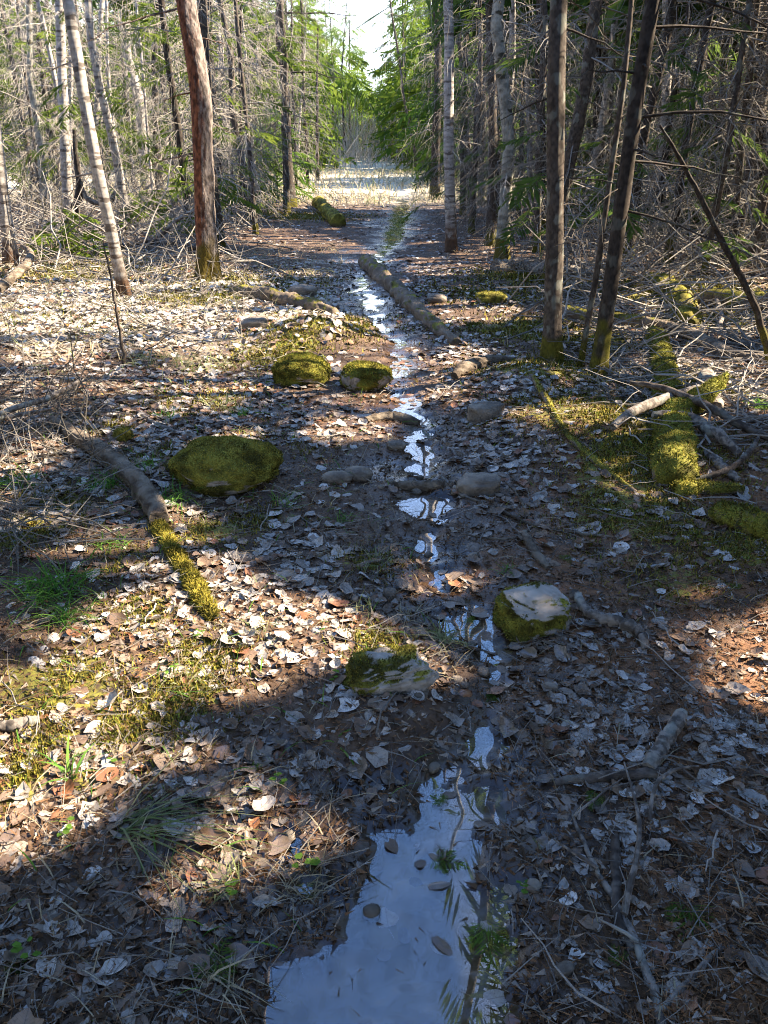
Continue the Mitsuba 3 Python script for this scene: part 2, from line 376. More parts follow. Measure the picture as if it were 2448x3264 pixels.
def lit_prob(x, y):
    i, j = np.clip(((x + 14) / .04).astype(int), 0, len(LGX) - 1), np.clip(((y + 2) / .06).astype(int), 0, len(LGY) - 1)
    return LG[i, j]


def corridor_x(y):
    return np.interp(y, [-10, 5, 14, 25, 32, 44, 60, 120], [0, 0.1, 0.0, .45, .6, -0.2, -0.9, -1.5])


def shade_keep(C, u):
    """keeps sprays that leave the chosen sun patches unshaded; gaps shaped for light"""
    k = C[:, 2] / SUN[2]
    return u > lit_prob(C[:, 0] - SUN[0] * k, C[:, 1] - SUN[1] * k)


# ------------------------------------------------------------------ mesh builders
def tubes(P, R, sides=4, cap=False):
    P, R = np.asarray(P, float), np.asarray(R, float)
    n, k, _ = P.shape
    tan = np.gradient(P, axis=1)
    tan /= np.linalg.norm(tan, axis=2, keepdims=True) + 1e-12
    main = P[:, -1] - P[:, 0]
    main /= np.linalg.norm(main, axis=1, keepdims=True) + 1e-12
    ref = np.where(np.abs(main[:, 2:3]) > 0.75, [[1.0, 0, 0]], [[0, 0, 1.0]])[:, None]
    u = np.cross(tan, ref)
    u /= np.linalg.norm(u, axis=2, keepdims=True) + 1e-12
    v = np.cross(tan, u)
    a = np.arange(sides) * 2 * np.pi / sides
    rr = R[..., None] if R.ndim == 2 else R
    ring = P[:, :, None] + (u[:, :, None] * np.cos(a)[None, None, :, None] + v[:, :, None] * np.sin(a)[None, None, :, None]) * rr[..., None]
    V = ring.reshape(-1, 3)
    i = np.arange(k - 1)[:, None] * sides + np.arange(sides)[None]
    j = np.arange(k - 1)[:, None] * sides + (np.arange(sides)[None] + 1) % sides
    f = np.concatenate([np.stack([i, j, j + sides], -1).reshape(-1, 3), np.stack([i, j + sides, i + sides], -1).reshape(-1, 3)])
    F = (f[None] + (np.arange(n) * k * sides)[:, None, None]).reshape(-1, 3)
    if cap:
        base = len(V)
        V = np.concatenate([V, P[:, 0], P[:, -1]])
        extra = []
        s = np.arange(sides)
        for t in range(n):
            o = t * k * sides
            extra.append(np.stack([np.full(sides, base + t), o + (s + 1) % sides, o + s], 1))
            o2 = o + (k - 1) * sides
            extra.append(np.stack([np.full(sides, base + n + t), o2 + s, o2 + (s + 1) % sides], 1))
        F = np.concatenate([F] + extra)
    return V, F


def join(parts):
    Vs, Fs, Cs, o = [], [], [], 0
    for p in parts:
        Vs.append(p[0]); Fs.append(p[1] + o); o += len(p[0])
        if len(p) > 2: Cs.append(p[2])
    return (np.concatenate(Vs), np.concatenate(Fs)) + ((np.concatenate(Cs),) if Cs else ())


def spline(pts, n):
    pts = np.asarray(pts, float)
    d = np.r_[0, np.cumsum(np.linalg.norm(np.diff(pts[:, :3], axis=0), axis=1))]
    from scipy.interpolate import PchipInterpolator
    return PchipInterpolator(d, pts)(np.linspace(0, d[-1], n))


def limb(pts, radii, n=14, sides=8, wob=0.15, seed=0, cap=True, lump=0.0, knots=0):
    """a stick, root or log: bent, tapered, uneven, with closed ends"""
    q = spline(np.c_[np.asarray(pts, float), radii], n)
    r = np.random.default_rng(seed)
    P = q[:, :3] + r.normal(0, 1, (n, 3)) * q[:, 3:4] * wob * np.r_[0, np.ones(n - 2), 0][:, None]
    a = np.arange(sides) * 2 * np.pi / sides
    Ls = np.r_[0, np.cumsum(np.linalg.norm(np.diff(P, axis=0), axis=1))] / (np.mean(q[:, 3]) + 1e-6)
    nn = meshkit.fbm(np.stack([np.cos(a)[None] * 1.3 + 0 * Ls[:, None] + seed, np.sin(a)[None] * 1.3 + 0 * Ls[:, None], Ls[:, None] * .45 + 0 * a[None]], -1), 4, seed % 40)
    R = q[:, 3][:, None] * (1 + (nn - .5) * (.55 + 4 * lump) + r.normal(0, .02, (n, sides)))
    return tubes(P[None], R[None], sides, cap)


def surf_points(V, F, n, r, up=None, keepfn=None):
    a, b, c = V[F[:, 0]], V[F[:, 1]], V[F[:, 2]]
    nn = np.cross(b - a, c - a)
    ar = np.linalg.norm(nn, axis=1)
    nn = nn / (ar[:, None] + 1e-12)
    w = ar.copy()
    if up is not None: w = w * (nn[:, 2] > up)
    i = r.choice(len(F), n, p=w / w.sum())
    s, t = r.random(n), r.random(n)
    k = s + t > 1
    s[k], t[k] = 1 - s[k], 1 - t[k]
    P = a[i] + (b - a)[i] * s[:, None] + (c - a)[i] * t[:, None]
    if keepfn is not None:
        k = keepfn(P, nn[i])
        return P[k], nn[i][k]
    return P, nn[i]


def blades(P, D, L, W, r, bend=0.0):
    """narrow pointed triangles (moss shoots, short grass) at P along D"""
    n = len(P)
    side = np.cross(D, r.normal(0, 1, (n, 3)))
    side /= np.linalg.norm(side, axis=1, keepdims=True) + 1e-9
    L, W = np.broadcast_to(L, n)[:, None], np.broadcast_to(W, n)[:, None]
    V = np.stack([P - side * W / 2, P + side * W / 2, P + D * L], 1).reshape(-1, 3)
    return V, np.arange(3 * n).reshape(-1, 3)


MOSS_A, MOSS_B, MOSS_C = np.array([0.050, 0.045, 0.008]), np.array([0.30, 0.255, 0.042]), np.array([0.17, 0.235, 0.036])


def moss_col(n, r, green=0.2, bright=1.0, P=None):
    t = np.clip(r.random((n, 1)) ** 1.3 * .75 + (.45 * r.normal(size=(n, 1)) if P is None else 2.4 * (meshkit.fbm(P * 13, 3, 8)[:, None] - .42)), 0, 1)
    hi = np.where(r.random((n, 1)) < green, MOSS_C, MOSS_B)
    return np.repeat((MOSS_A * (1 - t) + hi * t) * bright, 3, 0)


def moss_on(V, F, n, r, parent, up=0.1, L=(0.010, 0.024), W=0.0055, thr=0.45, freq=9, green=0.2, bright=1.0, bias=None, name='moss'):
    def keep(P, N):
        k = meshkit.fbm(P * freq, 3, 4) + 0.25 * N[:, 2] + (bias(P, N) if bias else 0) > thr
        return k
    P, N = surf_points(V, F, n, r, up, keep)
    D = N * .8 + r.normal(0, 0.75, P.shape) + [0, 0, 0.25]
    D /= np.linalg.norm(D, axis=1, keepdims=True)
    v, f = blades(P - N * 0.003, D, r.uniform(*L, len(P)), W, r)
    return obj(name, mesh(v, f), 'vc_mat', parent, color=moss_col(len(P), r, green, bright, P), kind='stuff')


def mossy_colors(V, F, base, thr, freq=9, bias=None, green=.2, seed=3):
    """bark or stone colour with the moss skin where moss_on lets its shoots grow"""
    N = np.array(trimesh.Trimesh(V, F, process=False).vertex_normals)
    a = meshkit.fbm(V * 14, 4, seed)[:, None]
    b = meshkit.fbm(V * 70, 2, seed + 1)[:, None]
    c = np.array(base[0]) * (1 - a) + np.array(base[1]) * a
    c = c * (.6 + .8 * b)
    m = meshkit.fbm(V * freq, 3, 4) + .25 * N[:, 2] + (bias(V, N) if bias else 0)
    k = sstep(thr - .03, thr + .04, m)[:, None]
    g = np.clip(meshkit.fbm(V * 16, 4, seed + 5)[:, None] * 3.2 - 1.15, 0, 1)
    ms = MOSS_A * (1 - g) + (MOSS_B * (1 - green) + MOSS_C * green) * g
    return c * (1 - k) + ms * .8 * k


# foliage: flat spruce sprays built from needle-clothed twigs
def spray_template(nt, r, wide=0.07, ang=0.9):
    d = []
    for i in range(nt):
        s = 0.12 + 0.86 * i / (nt - 1)
        sd = 1 if i % 2 else -1
        L = (0.48 * (1 - s) + 0.13) * r.uniform(0.75, 1.2)
        a = ang * r.uniform(0.8, 1.15)
        x1, y1 = s + L * math.cos(a), sd * L * math.sin(a)
        z1 = r.uniform(-0.16, 0.03) - 0.1 * L
        d.append((np.array([s, 0, -0.18 * s * s]), np.array([x1, y1, -0.18 * s * s + z1])))
    d.append((np.array([0.1, 0, 0]), np.array([0.6, 0, -0.06])))
    d.append((np.array([0.5, 0, -0.045]), np.array([1.12, 0, -0.25])))
    V = []
    for a, b in d:
        t = b - a
        L = np.linalg.norm(t)
        u = np.cross(t / L, [0, 0, 1])
        u /= np.linalg.norm(u)
        u = u + np.array([0, 0, r.normal(0, 0.5)])
        V.append([a, a + t * 0.55 + u * wide / 2 + [0, 0, 0.01], b, a + t * 0.55 - u * wide / 2])
    V = np.array(V).reshape(-1, 3)
    q = np.arange(len(d))[:, None] * 4
    F = np.concatenate([q + [0, 1, 2], q + [0, 2, 3]], 1).reshape(-1, 3)
    return V, F.reshape(-1, 3)


SPR_NEAR = [spray_template(26, np.random.default_rng(50 + i), 0.045) for i in range(6)]
SPR_MID = [spray_template(13, np.random.default_rng(60 + i), 0.085) for i in range(6)]
SPR_FAR = [spray_template(7, np.random.default_rng(70 + i), 0.17) for i in range(6)]
GREEN_D, GREEN_L = np.array([0.028, 0.062, 0.018]), np.array([0.13, 0.19, 0.040])


def sprays(O, yaw, pitch, L, tmpl, r, tint=None, roll=0.35):
    """O (n,3) bases; each spray points out along yaw, tipped by pitch"""
    n = len(O)
    which = r.integers(0, len(tmpl), n)
    roll = r.normal(0, roll, n)
    cy, sy, cp, sp, cr, sr = np.cos(yaw), np.sin(yaw), np.cos(pitch), np.sin(pitch), np.cos(roll), np.sin(roll)
    ax = np.stack([cy * cp, sy * cp, sp], 1)
    lat = np.stack([-sy, cy, 0 * cy], 1)
    up = np.cross(ax, lat)
    l2 = lat * cr[:, None] + up * sr[:, None]
    u2 = np.cross(ax, l2)
    out = []
    for t in range(len(tmpl)):
        i = np.nonzero(which == t)[0]
        if not len(i): continue
        V, F = tmpl[t]
        W = O[i][:, None] + L[i][:, None, None] * (V[None, :, 0:1] * ax[i][:, None] + V[None, :, 1:2] * l2[i][:, None] + V[None, :, 2:3] * u2[i][:, None])
        nd = len(V) // 4
        t0 = r.random((len(i), nd, 1)) * 0.6 + r.random((len(i), 1, 1)) * 0.4
        C = GREEN_D * (1 - t0) + GREEN_L * t0
        if tint is not None: C = C * (np.asarray(tint) if np.ndim(tint) == 1 else np.asarray(tint)[i][:, None])
        C = np.repeat(C.reshape(-1, 3), 4, 0)
        FF = (F[None] + (np.arange(len(i)) * len(V))[:, None, None]).reshape(-1, 3)
        out.append((W.reshape(-1, 3), FF, C))
    return join(out)


def cull_quads(m, k):
    """keep the 4-vertex pieces k"""
    V, F, C = m
    Q = V.reshape(-1, 4, 3)[k]
    n = len(Q)
    q = np.arange(n)[:, None] * 4
    return Q.reshape(-1, 3), np.concatenate([q + [0, 1, 2], q + [0, 2, 3]], 1).reshape(-1, 3), C.reshape(-1, 4, 3)[k].reshape(-1, 3)


def canopy(m, r):  # drops sprays that would shade the chosen sun patches
    Q = m[0].reshape(-1, 4, 3)
    k = np.linalg.norm(Q[:, 0] * [1, 1, 0], axis=1) > 5.5
    k &= np.abs(Q[:, 2, 0] - corridor_x(Q[:, 2, 1])) > .75
    u = r.random(len(Q))
    for a in np.linspace(0, 1, 5):
        for b in np.linspace(0, 1, 4):
            L0, L1 = Q[:, 0] * (1 - a) + Q[:, 1] * a, Q[:, 3] * (1 - a) + Q[:, 2] * a
            k &= shade_keep(L0 * (1 - b) + L1 * b, u)
    return cull_quads(m, k)


# ------------------------------------------------------------------ trees
def trunk_mesh(base, top, r0, r1, sides, rows, seed, flare=0.35, bow=0.0, zb=-0.15):
    r = np.random.default_rng(seed)
    s = np.linspace(0, 1, rows) ** 1.25
    ax = np.asarray(top, float) - base
    P = base + ax * s[:, None]
    per = np.array([ax[1], -ax[0], 0]) if np.hypot(ax[0], ax[1]) > 1e-3 else np.array([1.0, 0, 0])
    L = np.linalg.norm(ax)
    wob = np.stack([np.interp(s, np.linspace(0, 1, 9), np.r_[0, r.normal(0, 1, 8)]) for _ in range(2)], 1) * 0.008 * L * s[:, None] ** 0.5
    P[:, :2] += wob + bow * np.sin(np.pi * s)[:, None] * np.array([1.0, 0.2])
    R = r0 + (r1 - r0) * s
    R = R + r0 * flare * np.exp(-s * L / (2.2 * r0 + 0.02))
    a = np.arange(sides) * 2 * np.pi / sides
    nn = meshkit.fbm(np.stack([np.cos(a)[None] * 2.2 + seed % 97 + 0 * s[:, None], np.sin(a)[None] * 2.2 + 0 * s[:, None], (s * L * 2.5)[:, None] + 0 * a[None]], -1), 3, seed % 50)
    flutes = 0.22 * np.exp(-s * L / (3.0 * r0))[:, None] * np.sin(a * 4 + seed)[None]
    RR = R[:, None] * (1 + (nn - 0.5) * 0.28 + flutes)
    P[0, 2] += zb
    V, F = tubes(P[None], RR[None], sides, False)
    return V, F, P, R, s * L


def dead_twigs(P, R, zs, n, zr, Lr, r, col, nsub=7, thick=1.0, droop=0.35, face=None):
    """dead lower limbs: thin main stems with hanging side twigs; returns mesh and colours"""
    z = r.uniform(*zr, n)
    idx = np.clip(np.searchsorted(P[:, 2], z), 1, len(P) - 1)
    t = (z - P[idx - 1, 2]) / (P[idx, 2] - P[idx - 1, 2] + 1e-9)
    B = P[idx - 1] + (P[idx] - P[idx - 1]) * t[:, None]
    yaw = r.uniform(0, 2 * np.pi, n)
    L = r.uniform(*Lr, n)
    pit = r.normal(-0.05, 0.28, n)
    s = np.linspace(0, 1, 5)
    D = np.stack([np.cos(yaw) * np.cos(pit), np.sin(yaw) * np.cos(pit), np.sin(pit)], 1)
    M = B[:, None] + D[:, None] * (L[:, None] * s)[..., None]
    M[:, :, 2] -= droop * (L[:, None] * s ** 2) * r.uniform(0.2, 1.3, n)[:, None]
    M += r.normal(0, 0.025, M.shape) * s[None, :, None] * L[:, None, None]
    r0 = r.uniform(0.006, 0.012, n) * thick
    Rm = r0[:, None] * (1 - 0.75 * s)
    V1, F1 = tubes(M, Rm, 3)
    c1 = np.repeat(col * r.uniform(0.55, 1.15, (n, 1)), 15, 0)
    # side twigs
    k = n * nsub
    own = np.repeat(np.arange(n), nsub)
    sp = r.uniform(0.2, 1.0, k)
    f = sp * 4
    i0 = np.minimum(f.astype(int), 3)
    Q = M[own, i0] + (M[own, i0 + 1] - M[own, i0]) * (f - i0)[:, None]
    tw = yaw[own] + r.choice([-1, 1], k) * r.uniform(0.5, 1.3, k)
    tp = r.normal(-0.55, 0.45, k)
    Lt = L[own] * r.uniform(0.15, 0.5, k) * (1.15 - 0.6 * sp)
    Dt = np.stack([np.cos(tw) * np.cos(tp), np.sin(tw) * np.cos(tp), np.sin(tp)], 1)
    q = np.linspace(0, 1, 3)
    S = Q[:, None] + Dt[:, None] * (Lt[:, None] * q)[..., None]
    S[:, :, 2] -= 0.35 * Lt[:, None] * q ** 2
    S[:, 1:] += r.normal(0, 0.02, (k, 2, 3))
    Rs = (r0[own] * 0.5)[:, None] * (1 - 0.6 * q)
    V2, F2 = tubes(S, Rs, 3)
    c2 = np.repeat(col * r.uniform(0.5, 1.2, (k, 1)), 9, 0)
    return join([(V1, F1, c1), (V2, F2, c2)])


def crown_mesh(P, zbase, ztop, rad, n, tmpl, r, tint=None, droop=-0.25):
    t = np.sort(r.random(n)) ** 0.9
    z = zbase + (ztop - zbase) * t
    idx = np.clip(np.searchsorted(P[:, 2], z), 1, len(P) - 1)
    f = np.clip((z - P[idx - 1, 2]) / (P[idx, 2] - P[idx - 1, 2] + 1e-9), 0, 1)
    B = P[idx - 1] + (P[idx] - P[idx - 1]) * f[:, None]
    yaw = r.uniform(0, 2 * np.pi, n)
    L = rad * (1 - t) ** 0.75 * r.uniform(0.6, 1.1, n) + 0.25
    off = r.uniform(0.0, 0.45, n) * L
    O = B + np.stack([np.cos(yaw) * off, np.sin(yaw) * off, -0.12 * off], 1)
    return sprays(O, yaw, r.normal(droop, 0.18, n), L, tmpl, r, tint)


GREY = np.array([0.36, 0.33, 0.29])
GREYD = np.array([0.17, 0.145, 0.12])


def branch_part(root, P, z, yaw, L, r0, bs, seed, droop=0.15, name='branch', pitch=-0.05):
    r = np.random.default_rng(seed)
    i = np.clip(np.searchsorted(P[:, 2], z), 1, len(P) - 1)
    f = (z - P[i - 1, 2]) / (P[i, 2] - P[i - 1, 2] + 1e-9)
    B = P[i - 1] + (P[i] - P[i - 1]) * f
    s = np.linspace(0, 1, 7)
    M = B + np.outer(s * L, [math.cos(yaw) * math.cos(pitch), math.sin(yaw) * math.cos(pitch), math.sin(pitch)])
    M[:, 2] -= droop * L * s ** 2
    M += r.normal(0, 0.022 * L, M.shape) * s[:, None]
    V, F = tubes(M[None], (r0 * (1 - 0.8 * s))[None], 5)
    obj(name, mesh(V, F), bs, root, smooth=True)


def tree(name, base, top, r0, mat, label, cat='tree', group=None, height=12.0, seed=1, sides=14, rows=60, flare=0.35, branches=(), dead=None, crown=None, r1=0.35, bow=0.0, stubs=0, low=None):
    """base (x, y), top (x, y, z) a point the stem passes high up"""
    r = np.random.default_rng(1000 + seed)
    zb = Hs(*base)
    b = np.array([base[0], base[1], zb])
    ax = np.array(top, float) - b
    tp = b + ax * height / ax[2]
    root = thing(name, label, cat, group)
    V, F, P, R, S = trunk_mesh(b, tp, r0, r0 * r1, sides, rows, seed, flare, bow)
    obj('trunk', mesh(V, F), mat, root, smooth=True)
    for i, (z, yaw, L, br) in enumerate(branches):
        branch_part(root, P, z, yaw, L, br, 'darkbark_mat' if mat in ('darkbark_mat', 'spruce_mat') else mat, seed * 31 + i, pitch=r.normal(-0.05, 0.15))
    for i in range(stubs):
        branch_part(root, P, r.uniform(0.5, 3.4), r.uniform(0, 6.28), r.uniform(0.06, 0.3), r.uniform(0.006, 0.012), 'darkbark_mat', seed * 77 + i, name='branch_stub')
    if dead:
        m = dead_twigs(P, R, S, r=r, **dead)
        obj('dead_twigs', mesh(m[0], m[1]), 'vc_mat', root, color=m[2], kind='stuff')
    if crown:
        m = crown_mesh(P, crown.get('z0', 5.0), height, crown.get('rad', 1.5), crown['n'], crown.get('tmpl', SPR_FAR), r, crown.get('tint'))
        m = canopy(m, r)
        if len(m[0]): obj('crown', mesh(m[0], m[1]), 'needle_mat', root, color=m[2], kind='stuff')
    if low:
        n, z0, z1 = low
        t = r.uniform(z0, z1, n)
        i = np.clip(np.searchsorted(P[:, 2], t), 1, len(P) - 1)
        yw = r.uniform(0, 2 * np.pi, n)
        of = r.uniform(.2, 1.0, n)
        m = sprays(P[i] * [1, 1, 0] + np.stack([np.cos(yw) * of, np.sin(yw) * of, t - .2 * of], 1), yw, r.normal(-.3, .2, n), r.uniform(.3, .8, n), SPR_NEAR, r, (crown or {}).get('tint'))
        obj('bough', mesh(m[0], m[1]), 'needle_mat', root, color=m[2], kind='stuff')
    return root, P


placed = []
CR = dict(n=90, z0=4.6, rad=1.6, tmpl=SPR_NEAR)


def notable(name, base, top, w, mat, label, seed, **k):
    placed.append((base[0], base[1]))
    k.setdefault('crown', CR)
    return tree(name, base, top, w / 2, mat, label, seed=seed, **k)


def dd(n, zr=(0.5, 4.2), Lr=(0.5, 1.4), col=GREY, **k):
    return dict(n=n, zr=zr, Lr=Lr, col=col, **k)


notable('pine_tree', (-2.225, 10.528), (-2.210, 10.528, 3.105), 0.253, 'pine_mat', 'thick red brown pine trunk with mossy foot left of the trail', 3, sides=28, rows=140, height=16,
        branches=[(3.05, 3.5, 1.3, .014), (2.2, 2.9, .5, .012), (1.9, 0.4, .35, .012), (1.55, 3.3, .9, .010), (2.75, 0.2, .5, .010), (1.2, 3.0, .3, .010)], stubs=10)
notable('birch_tree', (-2.952, 9.356), (-3.039, 9.356, 2.932), 0.132, 'birch_mat', 'slim pale birch with red brown foot in the sunlit clearing', 4, sides=18, rows=90, branches=[(1.35, 2.9, .5, .016), (2.4, 2.6, .8, .012)], bow=-0.12)
notable('birch_tree', (-6.634, 17.888), (-6.250, 17.888, 4.192), 0.215, 'birch_mat', 'pale leaning birch with crooked dark foot at the left', 5, sides=16, rows=80, bow=0.12, dead=dd(25))
notable('birch_tree', (-8.844, 32.462), (-8.951, 32.462, 6.344), 0.418, 'birch_mat', 'pale straight birch behind the tangle between clearing birch and pine', 6, sides=14, rows=60, dead=dd(40, Lr=(.6, 1.8)))
notable('birch_tree', (-5.122, 11.474), (-4.987, 11.474, 2.244), 0.166, 'birch_mat', 'pale birch trunk cut by the left edge of the picture', 7, sides=16, rows=60, dead=dd(16))
notable('spruce_tree', (-11.501, 30.814), (-11.069, 30.814, 6.101), 0.331, 'darkbark_mat', 'dark thin spruce behind the leaning birch at far left', 8, sides=12, dead=dd(60, Lr=(.6, 1.8)))
notable('spruce_tree', (-2.783, 25.589), (-2.783, 25.589, 5.329), 0.290, 'spruce_mat', 'brown spruce with grey patches just left of the far trail', 9, sides=16, rows=80, dead=dd(80, zr=(1.8, 6.5), Lr=(.7, 2.2), col=GREY * .8), branches=[(3.6, .1, 1.8, .03), (5, .2, 2.2, .03), (2.3, 0.1, 1.4, .02), (1.9, .3, 1.2, .02)])
notable('dead_pole', (-3.021, 39.635), (-2.906, 39.635, 4.660), 0.170, 'darkbark_mat', 'thin straight dark dead pole left of the bright gap', 10, height=6, crown=None, sides=8, cat='dead tree')
notable('spruce_tree', (1.794, 30.200), (1.668, 30.200, 6.010), 0.325, 'darkbark_mat', 'dark spruce with green mossy foot right beside the far trail', 11, sides=14, rows=60, dead=dd(50, zr=(2.0, 7), Lr=(.8, 2)), flare=.6)
notable('birch_tree', (1.124, 14.011), (0.905, 14.011, 3.619), 0.178, 'birch_mat', 'slim grey white birch with rusty foot right of the trail', 12, sides=18, rows=110, dead=dd(10, Lr=(.3, .8)), stubs=5)
notable('aspen_tree', (1.762, 12.485), (1.640, 12.485, 3.394), 0.187, 'aspen_mat', 'grey mottled aspen trunk behind the pale fallen log', 13, sides=18, rows=90, stubs=8, dead=dd(14, col=GREY))
notable('spruce_tree', (1.867, 14.726), (1.731, 14.726, 3.350), 0.162, 'spruce_mat', 'brown spruce with orange mossy foot just behind the grey aspen', 14, sides=14, dead=dd(40, col=GREYD))
notable('spruce_tree', (1.284, 6.093), (1.192, 6.093, 2.450), 0.128, 'spruce_mat', 'grey brown spruce trunk nearest the trail on its right', 15, sides=26, rows=130, stubs=10, height=15, branches=[(1.9, 2.6, .5, .008), (2.3, .3, .7, .010), (2.6, 2.9, .8, .010), (1.2, .9, .4, .006)], dead=dd(10, (1.6, 3.2), (.3, .9), GREYD, thick=.6))
notable('spruce_tree', (1.563, 5.776), (1.641, 5.776, 2.403), 0.102, 'darkbark_mat', 'dark leaning spruce with green mossy foot and long bare branches', 16, sides=22, rows=120, height=14, stubs=6,
        branches=[(2.45, -.1, 1.5, .010), (2.25, .35, 1.4, .011), (2.0, 3.3, .5, .008), (1.75, -.2, 1.6, .011), (1.5, .5, 1.3, .010), (1.2, -.3, 1.1, .009), (2.75, .1, 1.5, .010), (1.35, 2.6, .5, .007)], dead=dd(8, (1.0, 3.2), (.4, 1.1), GREYD, thick=.6))
notable('young_spruce', (1.479, 5.979), (1.566, 5.979, 1.746), 0.046, 'spruce_mat', 'thin brown stem leaning between the two right hand spruces', 17, sides=10, height=5, dead=dd(14, (.8, 3), (.2, .6), GREYD, thick=.5), crown=None)
placed.append(((3.135, 6.508)))
for i, (b, t, w, mat, lab) in enumerate([
        ((2.460, 24.543), (2.094, 24.543, 3.586), 0.159, 'spruce_mat', 'thin spruce pole first behind the slim grey birch'),
        ((3.033, 26.726), (2.841, 26.726, 5.497), 0.202, 'darkbark_mat', 'dark spruce pole between slim birch and grey aspen'),
        ((3.523, 20.354), (3.246, 20.354, 2.313), 0.144, 'birch_mat', 'thin pale birch between grey aspen and brown spruce'),
        ((3.344, 17.888), (2.947, 17.888, 4.192), 0.195, 'darkbark_mat', 'dark spruce half hidden behind the nearest right trunk'),
        ((8.425, 23.577), (8.050, 23.577, 4.834), 0.306, 'spruce_mat', 'brown spruce far right behind the leaning mossy stem'),
        ((11.606, 27.965), (10.472, 27.965, 5.680), 0.392, 'darkbark_mat', 'dark spruce near the right edge with two neighbours'),
        ((7.835, 17.888), (7.295, 17.888, 3.737), 0.293, 'darkbark_mat', 'thick dark spruce at the right edge of the picture'),
        ((9.779, 30.814), (9.313, 30.814, 5.581), 0.364, 'darkbark_mat', 'dark spruce behind the leaning dark spruce'),
        ((-11.249, 61.965), (-11.136, 61.965, 10.180), 0.428, 'spruce_mat', 'thin grey spruce pole just right of the pine'),
        ((-13.819, 34.292), (-13.287, 34.292, 5.743), 0.331, 'birch_mat', 'pale thin birch at far left behind the tangle'),
        ((-8.023, 30.814), (-7.668, 30.814, 4.106), 0.265, 'darkbark_mat', 'dark spruce stem in the tangle left of the pine'),
        ((-9.406, 27.965), (-8.612, 27.965, 4.485), 0.196, 'birch_mat', 'thin pale stem between the two front birches'),
        ((-8.643, 21.851), (-8.403, 21.851, 3.362), 0.178, 'aspen_mat', 'thin grey aspen stem at far left of the clearing'),
        ((-7.608, 47.630), (-7.328, 47.630, 7.373), 0.305, 'spruce_mat', 'thin pole behind the green young fir'),
        ((-3.202, 36.336), (-3.237, 36.336, 3.911), 0.136, 'darkbark_mat', 'thin dark pole left of the straight dead pole'),
        ((6.913, 25.589), (6.557, 25.589, 4.679), 0.249, 'spruce_mat', 'spruce pole seen between the two near right trunks'),
        ((8.654, 21.851), (7.934, 21.851, 4.222), 0.213, 'spruce_mat', 'brown spruce pole between the right edge spruces')]):
    lit = b[0] < 0  # twigs on the sunlit left are paler, light put into their colour
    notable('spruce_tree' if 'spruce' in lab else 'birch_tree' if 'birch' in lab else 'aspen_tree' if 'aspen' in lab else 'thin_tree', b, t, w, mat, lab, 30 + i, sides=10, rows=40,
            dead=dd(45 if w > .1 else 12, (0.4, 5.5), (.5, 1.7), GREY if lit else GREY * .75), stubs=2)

# thicket trees: many thin stems, each a tree of its own
def corridor(x, y):
    c = corridor_x(y)
    lo = np.interp(y, [5, 14, 30, 44, 60, 120], [2.4, 2.4, 2.6, 3.2, 1.2, 1.2])
    hi = np.interp(y, [5, 14, 30, 44, 60, 120], [1.5, 1.3, 1.8, 2.0, 1.2, 1.2])
    return (x > c - lo) & (x < c + hi)


bg = []
tr = np.random.default_rng(11)
tries = 0
while len(bg) < 190 and tries < 20000:
    tries += 1
    y = 9 + 37 * tr.random() ** 0.85
    x = tr.uniform(-1, 1) * (0.52 * y + 0.5)
    if corridor(np.array(x), np.array(y)) or (x < 0 and y < 14) or (x > 0 and y < 8.5 + 1.5 * (x < .36 * y)): continue
    if any((x - a) ** 2 + (y - b) ** 2 < 0.5 for a, b in placed): continue
    placed.append((x, y)); bg.append((x, y))
for i, (x, y) in enumerate(bg):
    left = x < 0
    q = tr.random()
    mat = ('birch_mat' if q < .34 else 'spruce_mat' if q < .75 else 'darkbark_mat') if left else ('spruce_mat' if q < .5 else 'darkbark_mat' if q < .9 else 'birch_mat')
    far = y > 24
    kind = 'birch_tree' if mat == 'birch_mat' else 'spruce_tree'
    side = 'left' if left else 'right'
    h = tr.uniform(8, 13)
    lean = tr.normal(0, 0.05, 2)
    vis = 1.55 + 0.16 * y
    girth = tr.uniform(.035, .095)
    look = {'birch_mat': 'pale birch', 'spruce_mat': 'brown spruce', 'darkbark_mat': 'dark spruce'}[mat]
    lab = (f'{"stout" if girth > .075 else "slender" if girth > .055 else "very thin"} {look} {"leaning left" if lean[0] < -.03 else "leaning right" if lean[0] > .03 else "standing upright"} '
           f'in the {"far" if far else "middle" if y > 15 else "near"} thicket {side} of the trail')
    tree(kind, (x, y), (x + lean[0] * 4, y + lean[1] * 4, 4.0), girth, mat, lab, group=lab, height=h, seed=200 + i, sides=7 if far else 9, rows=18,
         dead=dd(int(60 if y < 26 else 42), (0.3, vis), (.5, 1.9), GREY * (.85 if left else .72) * tr.uniform(.7, 1.1), nsub=6 if y < 26 else 4, thick=1.0 if y < 22 else 1.5),  # left twigs and crowns brighter than right, sunlight put into the colours
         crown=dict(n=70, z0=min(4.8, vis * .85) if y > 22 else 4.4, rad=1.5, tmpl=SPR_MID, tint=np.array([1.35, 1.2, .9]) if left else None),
         low=(22, .8, vis) if tr.random() < (.75 if y > 17 else .3) else None)

